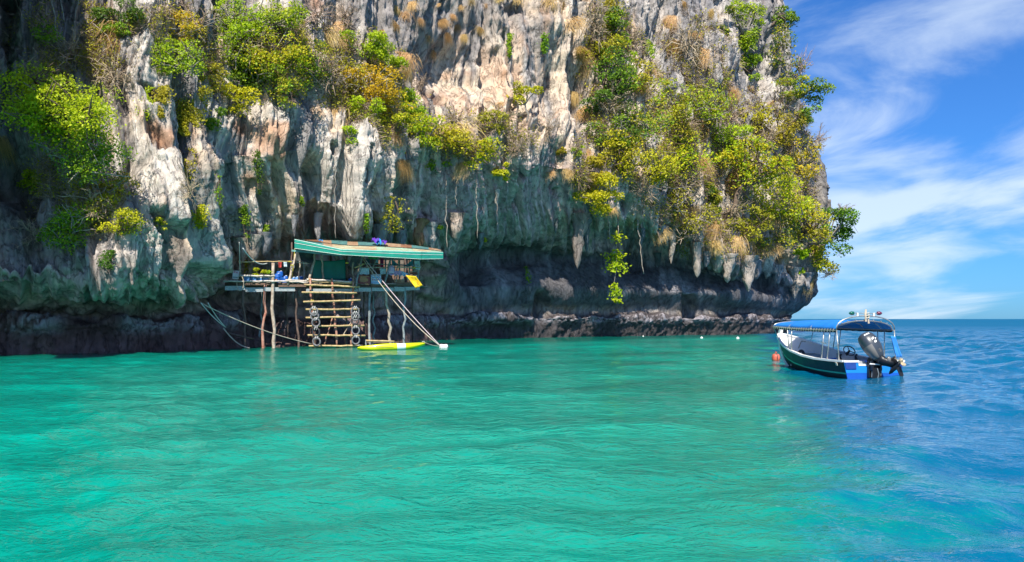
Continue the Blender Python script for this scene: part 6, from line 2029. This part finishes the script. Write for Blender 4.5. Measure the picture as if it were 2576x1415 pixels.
for (px, py, w, h, kind, label, kw) in [
        (508, 270, 90, 170, 'olive', 'long olive creeper curtain on the near face, widest of the creepers', dict(mixk='dark')),
        (425, 262, 40, 90, 'olive', 'olive creeper left of the widest creeper curtain', {}),
        (385, 270, 36, 100, 'lime', 'lime creeper strand on the near face left of the olive ones', {}),
        (500, 530, 60, 120, 'olive', 'dry olive creeper running down the cream face', dict(cover=1.0)),
        (512, 545, 40, 60, 'yellow', 'golden creeper tip at the foot of the dry olive one', {}),
        (480, 430, 50, 120, 'olive', 'faded creeper between the curtain and the dry olive creeper', dict(cover=.8)),
        (655, 430, 26, 110, 'dark', 'dark creeper in a cleft left above the hut', dict(cover=1.4)),
        (618, 560, 22, 70, 'green', 'green creeper left of the near hut post', dict(cover=1.6)),
        (672, 590, 20, 50, 'green', 'green creeper on the rock column beside the hut roof', {}),
        (285, 650, 40, 50, 'dark', 'dark ferny creeper in a hollow of the shaded near overhang', {}),
        (1285, 118, 16, 70, 'green', 'thin green creeper on the peach wall, nearer of two', {}),
        (1368, 112, 22, 60, 'green', 'short green creeper on the peach wall, farther of two', {}),
        (1625, 140, 20, 80, 'green', 'narrow green creeper on the far white wall', {}),
        (990, 540, 70, 90, 'olive', 'mossy creeper over boulders right above the hut roof', dict(cover=.8)),
        (1325, 690, 16, 50, 'green', 'dim green creeper inside the cave wall', dict(cover=1.2)),
        (622, 676, 14, 40, 'olive', 'creeper behind the blue planter boxes', dict(cover=1.6)),
        (555, 480, 20, 80, 'green', 'thin creeper on the blue streak of the near face', dict(cover=1.0)),
        (925, 560, 20, 50, 'green', 'small creeper dangling above the middle of the hut roof', {}),
        (1530, 60, 70, 130, 'olive', 'brown-olive creeper inside the top of the gully', dict(cover=1.4, mixk='dark')),
        (765, 508, 14, 24, 'green', 'tiny creeper over the gap above the hut', {})]:
    creeper(px, py, w, h, kind, label, **kw)

# straw tufts; those alike on one face share a label
ORD = ['first', 'second', 'third', 'fourth', 'fifth', 'sixth', 'seventh', 'eighth', 'ninth', 'tenth', 'eleventh', 'twelfth']
G1, G2, G3 = 'straw tufts on the grey brow', 'straw tufts down the edge of the gully', 'straw tufts fringing the far overhang'
for (px, py, w, h) in [(965, 90, 30, 44), (1000, 30, 26, 36), (1020, 50, 28, 40), (1078, 105, 26, 40), (1108, 20, 26, 36), (1112, 60, 30, 34), (1140, 45, 22, 30), (1160, 30, 28, 40), (1205, 82, 34, 44), (1035, 15, 24, 30), (1125, 100, 22, 40), (1168, 95, 24, 36), (1222, 20, 22, 36), (1185, 12, 22, 30), (995, 75, 18, 30), (1060, 60, 18, 28), (1150, 80, 20, 30), (1095, 140, 20, 26)]:
    q_ = VR.uniform(.55, 1.5)
    tuft(px, py, w * q_ * VR.uniform(.8, 1.2), h * q_, 'small straw-coloured grass tuft on the grey upper brow', 'straw' if VR.uniform() < .6 else 'brown', G1)
for i_, (px, py, w, h, nm) in enumerate([(1385, 20, 40, 60, 'straw'), (1420, 35, 46, 80, 'brown'), (1445, 80, 50, 90, 'straw'), (1455, 150, 44, 80, 'brown'), (1465, 200, 50, 80, 'straw'), (1440, 250, 34, 50, 'straw'), (1468, 300, 46, 60, 'straw')]):
    tuft(px, py, w, h, 'shaggy straw grass clump on the near edge of the gully, %s from the top' % ORD[i_], nm, G2)
tuft(1300, 10, 40, 40, 'straw tuft at the top edge above the peach wall, right of two')
tuft(1255, 10, 30, 40, 'straw tuft at the top edge above the peach wall, left of two')
for i_, (px, py, w, h, nm) in enumerate(sorted([(1800, 628, 30, 50, 'straw'), (1835, 622, 50, 70, 'straw'), (1858, 635, 36, 76, 'brown'), (1900, 650, 34, 80, 'straw'), (1918, 640, 34, 60, 'brown'), (1950, 645, 40, 60, 'straw'), (1972, 655, 36, 80, 'brown'), (1740, 545, 30, 60, 'brown'), (2010, 715, 22, 44, 'straw'), (2042, 720, 22, 50, 'straw'), (2045, 640, 30, 50, 'brown'), (1885, 610, 30, 50, 'brown')])):
    tuft(px, py, w, h, 'straw grass tuft hanging from the far overhang, %s from the cave side' % ORD[i_], nm, G3)
for (px, py, w, h, nm) in [(1600, 340, 50, 50, 'brown'), (1660, 300, 46, 60, 'straw'), (1640, 200, 40, 60, 'straw'), (1760, 330, 50, 60, 'brown'), (1800, 300, 50, 70, 'straw'), (1850, 400, 46, 60, 'brown'), (1760, 420, 50, 70, 'straw'),
                           (1690, 450, 50, 60, 'brown'), (1660, 390, 40, 50, 'straw'), (1600, 460, 44, 60, 'straw'), (1700, 560, 50, 60, 'straw'), (1790, 580, 50, 60, 'brown'), (1840, 470, 50, 70, 'brown'), (1930, 560, 46, 60, 'straw'),
                           (1990, 330, 40, 60, 'brown'), (2000, 500, 40, 60, 'straw'), (1890, 240, 40, 60, 'straw'), (1580, 430, 44, 50, 'brown'), (1660, 600, 36, 50, 'brown'), (1530, 540, 30, 40, 'straw')]:
    tuft(px, py, w, h, 'dry grass clump showing between the shrubs of the far slope', nm, 'dry grass among the far-slope shrubs')
for (px, py, w, h, nm, lab) in [
        (310, 130, 80, 150, 'brown', 'large hanging clump of brown straw near the golden-olive shrub'),
        (840, 310, 62, 96, 'straw', 'lone straw grass tuft on the rock above the hut'),
        (820, 105, 50, 80, 'straw', 'pale straw patch left of the shoulder shrubs'),
        (850, 85, 40, 70, 'straw', 'second pale straw patch left of the shoulder shrubs'),
        (1010, 150, 60, 50, 'straw', 'straw tuft between the shoulder shrubs and the grey brow'),
        (1020, 190, 60, 60, 'straw', 'straw tuft above the small orange-yellow shrub'),
        (1000, 365, 60, 100, 'brown', 'brown grass curtain under the near end of the central ledge'),
        (1015, 425, 40, 50, 'brown', 'small brown grass tail below the grass curtain of the central ledge'),
        (1130, 340, 90, 60, 'straw', 'wide straw tuft on the central ledge'),
        (1168, 430, 30, 50, 'straw', 'straw tuft on the lip above the hollow'),
        (1385, 455, 24, 46, 'straw', 'narrow straw tuft over the hollow, left of two'),
        (1428, 455, 30, 66, 'straw', 'taller straw tuft over the hollow, right of two'),
        (1480, 395, 40, 40, 'straw', 'straw tuft beside the tiny round lime bush'),
        (1610, 230, 28, 40, 'straw', 'single straw tuft below the narrow far creeper'),
        (1745, 100, 40, 60, 'straw', 'straw tuft high on the far slope, left of the olive ivy'),
        (1770, 150, 50, 70, 'straw', 'straw streak on the far slope under the olive ivy'),
        (1690, 60, 30, 40, 'straw', 'small straw tuft at the top of the far white wall'),
        (1720, 20, 30, 40, 'straw', 'straw tuft at the very top of the far slope'),
        (1790, 40, 30, 40, 'straw', 'straw tuft left of the olive ivy at the top edge'),
        (1700, 130, 40, 60, 'brown', 'brown grass streak in the middle of the upper far slope'),
        (1850, 245, 40, 60, 'straw', 'straw tuft under the lime ivy and smooth slab'),
        (1630, 520, 24, 50, 'straw', 'thin straw tuft right of the yellow hanging bush'),
        (1945, 270, 30, 40, 'brown', 'brown tuft at the foot of the smooth slab'),
        (5, 380, 40, 90, 'brown', 'brown grass hanging at the very edge of the near end'),
        (1260, 270, 30, 30, 'straw', 'small straw tuft left of the lone ledge tree'),
        (690, 165, 60, 50, 'straw', 'straw patch inside the upper near tangle')]:
    tuft(px, py, w, h, lab, nm)

for (px, py, w, h, lab) in [
        (505, 60, 120, 120, 'tangled brown dry bush at the top edge right of the golden-olive shrub'),
        (800, 40, 110, 100, 'brown twiggy bush at the top edge over the near tangle'),
        (870, 45, 80, 90, 'brown twiggy bush left of the grey brow'),
        (830, 190, 100, 120, 'dry bush in the hollow left of the orange shrub'),
        (1060, 215, 70, 60, 'bare grey bush at the corner of the grey brow'),
        (1500, 60, 110, 130, 'dense dark dry bush filling the top of the gully'),
        (1590, 100, 70, 120, 'bare dry bush on the far rim of the gully'),
        (1540, 270, 90, 100, 'bare dry bush at the foot of the gully'),
        (1270, 290, 120, 50, 'low dry bush under the lone ledge tree'),
        (1380, 330, 60, 120, 'tall thin dry bush on the peach wall'),
        (1150, 300, 120, 60, 'dry bush at the back of the central ledge'),
        (1300, 380, 100, 60, 'dry bush hanging under the central ledge'),
        (1730, 120, 110, 130, 'grey bare bush high on the far slope'),
        (1840, 300, 90, 90, 'bare bush under the small bright lime mound'),
        (1720, 470, 130, 100, 'bare pale bush below the centre of the far slope'),
        (1740, 580, 140, 80, 'bare tangled bush over the stalactite row'),
        (1840, 540, 120, 100, 'bare bush left of the dark far shrub'),
        (1930, 360, 110, 80, 'pale bare bush above the wide yellow tree'),
        (1620, 480, 90, 80, 'bare bush right of the yellow hanging bush'),
        (1990, 480, 90, 90, 'bare bush beside the grey skyline rib'),
        (250, 520, 150, 110, 'pale tangled dry bush low on the near cliff'),
        (90, 590, 110, 100, 'grey dry bush in the shade at the near end'),
        (215, 420, 120, 90, 'dry stems under the mid-green near shrub'),
        (480, 480, 60, 120, 'dry grey bush on the cream face'),
        (290, 200, 110, 110, 'dry twigs left under the hanging straw clump'),
        (180, 130, 140, 110, 'dry twigs around the hanging roots at the near end'),
        (640, 130, 150, 110, 'dry dark branches inside the upper near tangle')]:
    dry_bush(px, py, w, h, lab)
dry_bush(2062, 355, 44, 80, 'bare reddish bush standing out on the skyline', base=(2035, 345))
dry_bush(2010, 180, 60, 130, 'bare thin bush on the skyline above the dark rounded tree', base=(1955, 180))
dry_bush(2125, 530, 50, 40, 'bare twig reaching over the lowest skyline tree', base=(2070, 540))
dry_bush(2085, 690, 60, 40, 'fine bare twigs under the lowest skyline tree', base=(2052, 690))

# ---- dry scrub filling the slopes between the shrubs: one uncountable mass


def scrub():
    zones = [(170, 120, 170, 130), (200, 480, 150, 130), (450, 90, 150, 90), (660, 140, 190, 130), (880, 180, 150, 130), (980, 290, 110, 90), (1180, 340, 190, 70), (1530, 150, 90, 180), (1600, 330, 150, 140), (1740, 200, 130, 180),
             (1760, 440, 190, 180), (1930, 430, 140, 220), (1850, 590, 180, 70), (1480, 400, 60, 90), (2010, 300, 60, 120)]
    wgt = np.zeros(_PXg.shape)
    for px, py, rx, ry in zones:
        wgt = np.maximum(wgt, 1 - np.clip(((_PXg - px) / rx) ** 2 + ((_PYg - py) / ry) ** 2, 0, 1))
    sub = wgt[:1080, ::1]
    X, Y, Z = CP[:1080, :, 0], CP[:1080, :, 1], CP[:1080, :, 2]
    clump = fbm(X * .45, Y * .45, Z * .45, 2)
    pr = np.clip(sub * 1.6, 0, 1) * sstep(-.15, .3, clump) * sstep(.15, .5, Y / 100 + .2)
    pr = (pr / pr.sum()).ravel()
    n = 14000
    idx = VR.choice(pr.size, n, p=pr)
    P = CP[:1080].reshape(-1, 3)[idx]
    N_ = _CN[:1080].reshape(-1, 3)[idx]
    per = 5
    P = np.repeat(P, per, 0) + VR.normal(size=(n * per, 3)) * .12
    N_ = np.repeat(N_, per, 0)
    d = unit(N_ * .7 + VR.normal(size=P.shape) * .7 + np.array([0, -.2, .15]))
    L = VR.uniform(.3, 1.0, len(P))[:, None] * (P[:, 1:2] / 60)
    wv = unit(np.cross(d, VR.normal(size=P.shape))) * .014 * (P[:, 1:2] / 50)
    m_ = P + d * L * .5 + VR.normal(size=P.shape) * .05
    e = P + d * L + np.array([0, 0, -.15]) * L
    V = np.stack([P - wv, P + wv, m_ + wv * .7, m_ - wv * .7, e], axis=1)
    V = np.concatenate([V, e[:, None] + wv[:, None] * .3], axis=1).reshape(-1, 3)
    o = np.arange(len(P))[:, None] * 6
    F = np.concatenate([o + np.array([0, 1, 2, 3]), o + np.array([3, 2, 5, 4])])
    me = np_mesh('dry_scrub', V, F, [M_TWIG], attrs={'tint': np.repeat(VR.uniform(0, 1, len(P)), 6)})
    s_ = link('dry_scrub', me)
    tag(s_, 'fine dry twigs and stems covering the cliff between the shrubs', 'scrub', kind='stuff')
    # small loose leaves through the same scrub
    n2 = 34000
    idx = VR.choice(pr.size, n2, p=pr)
    P = CP[:1080].reshape(-1, 3)[idx] + _CN[:1080].reshape(-1, 3)[idx] * VR.uniform(.1, .8, (n2, 1)) + VR.normal(size=(n2, 3)) * .1
    sz = 5.2 * P[:, 1] / FOCAL
    nor = unit(np.array([0, -.7, .6]) + VR.normal(size=(n2, 3)) * .8)
    a = unit(np.cross(nor, VR.normal(size=(n2, 3)))); b = np.cross(nor, a)
    s3 = sz[:, None]
    V = np.stack([P - a * s3 * .5, P - b * s3 * .33, P + a * s3 * .6, P + b * s3 * .33], axis=1).reshape(-1, 3)
    me = np_mesh('undergrowth', V, np.arange(4 * n2).reshape(n2, 4), [LEAF['olive']], attrs={'tint': np.repeat(VR.uniform(0, 1, n2), 4)})
    u = link('undergrowth', me)
    tag(u, 'thin olive undergrowth leaves scattered through the dry scrub', 'undergrowth', kind='stuff')


scrub()

# ---- hanging roots and vines


def vine(px, y0, y1, w, label, mt=None, drift=0, D=None, cat='vine', name='hanging_vine', group=None, kink=.10):
    p, _, _ = on_cliff(px, y0)
    Dd = (D or p.y) - .25
    pts, n = [], 12
    for i in range(n + 1):
        t = i / n
        q_ = at(px + drift * t, y0 + (y1 - y0) * t, Dd)
        pts.append(q_ + Vector((VR.normal(), VR.normal(), 0)) * kink * (1 if 0 < i else 0) * .5)
    r = w * Dd / FOCAL * .5
    o = MB().tube(pts, [r * (1 - .4 * i / n) for i in range(n + 1)], 5).build(name, mt or M_BARK, None, smooth=True, loc=pts[0])
    return tag(o, label, cat, group or 'roots and vines hanging from the cliff')


for (px, y0, y1, w, dr, lab) in [
        (105, -20, 200, 4, 30, 'thick tan root strand at the near end, leftmost of the bundle'),
        (128, -20, 230, 5, 30, 'thickest tan root strand at the near end'),
        (150, -20, 280, 4, 22, 'tan root strand ending above the biggest lime shrub'),
        (75, -20, 260, 3, 18, 'thin pale root at the left side of the root bundle'),
        (40, 0, 330, 3, 10, 'thin root nearest the edge of the near end'),
        (200, -20, 150, 3, -30, 'thin root crossing the bundle at the near end'),
        (842, 395, 600, 2.6, 2, 'long thin vine falling to the hut roof, nearest one'),
        (868, 380, 560, 2.4, 0, 'long thin vine above the hut, second from the near side'),
        (882, 400, 590, 3, -2, 'long tan vine above the middle of the hut'),
        (1122, 450, 628, 3.4, 2, 'reddish vine hanging in front of the pale stalactite'),
        (1196, 440, 600, 3.6, 6, 'vine ending at the tiny yellow bush over the hollow'),
        (1247, 470, 600, 2.4, 6, 'pale thin vine against the blue-grey hollow'),
        (1605, 555, 690, 3.4, 14, 'crooked dry vine dangling into the cave'),
        (1528, 520, 600, 3, 4, 'short vine under the yellow hanging bush'),
        (1150, 430, 520, 2, -4, 'short vine left of the blue-grey hollow')]:
    vine(px, y0, y1, w, lab, drift=dr)
# pale dead branches
for (pts, r, lab) in [([(720, 90), (712, 150), (695, 190), (688, 250)], 3.4, 'pale dead branch hanging in the upper near tangle'),
                      ([(712, 150), (740, 190), (752, 215)], 2.4, 'pale forked twig right of the dead branch'),
                      ([(2085, 545), (2108, 525), (2140, 512)], 2.2, 'bare branch pointing out over the sea at the far nose'),
                      ([(250, 20), (210, 70), (170, 110)], 3.5, 'pale leaning branch at the top of the near end'),
                      ([(235, 60), (270, 90), (290, 140), (330, 170)], 2.4, 'pale curved branch right of the leaning one'),
                      ([(1610, 340), (1650, 380), (1700, 385)], 2.4, 'pale bent branch in the far slope scrub'),
                      ([(1640, 455), (1690, 475), (1740, 470)], 2.2, 'pale branch under the far slope shrubs')]:
    p, _, _ = on_cliff(*(pts[0] if pts[0][0] < 2060 else (2050, 560)))
    P3 = [at(x, y, p.y - .7) for x, y in pts]
    o = MB().tube(P3, [r * p.y / FOCAL * .5 * (1 - .55 * i / (len(P3) - 1)) for i in range(len(P3))], 6).build('dead_branch', M_BARK, None, smooth=True, loc=P3[0])
    tag(o, lab, 'branch', 'dead branches on the cliff')


def frond_vine():
    """The fresh green vine that hangs free in front of the cave."""
    p, _, _ = on_cliff(1545, 560)
    D = min(p.y, 79.0)
    root = empty('leafy_vine', at(1553, 540, D), 'fresh lime vine dangling free in front of the dark cave', 'vine', 'roots and vines hanging from the cliff')
    pts = [at(x, y, D) for x, y in ((1553, 540), (1556, 580), (1549, 630), (1552, 670), (1545, 710), (1549, 745), (1553, 770))]
    MB().tube(pts, [.05, .04, .035, .035, .03, .025, .015], 5).build('stem', M_BARK, root, smooth=True)
    m = D / FOCAL
    for (x, y, w, h, nl) in [(1553, 597, 34, 26, 90), (1548, 645, 44, 34, 150), (1550, 672, 50, 30, 160), (1546, 720, 18, 14, 40), (1549, 738, 26, 24, 90), (1551, 757, 20, 14, 50)]:
        c = at(x, y, D)
        pos = VR.normal(size=(nl, 3)) * np.array([w * .28 * m, .15, h * .28 * m]) + np.array(c - root.location)
        leaves('foliage', pos, 7.0 * m, np.clip(.6 + VR.normal(size=nl) * .2, 0, 1), LEAF['lime'], root)


frond_vine()
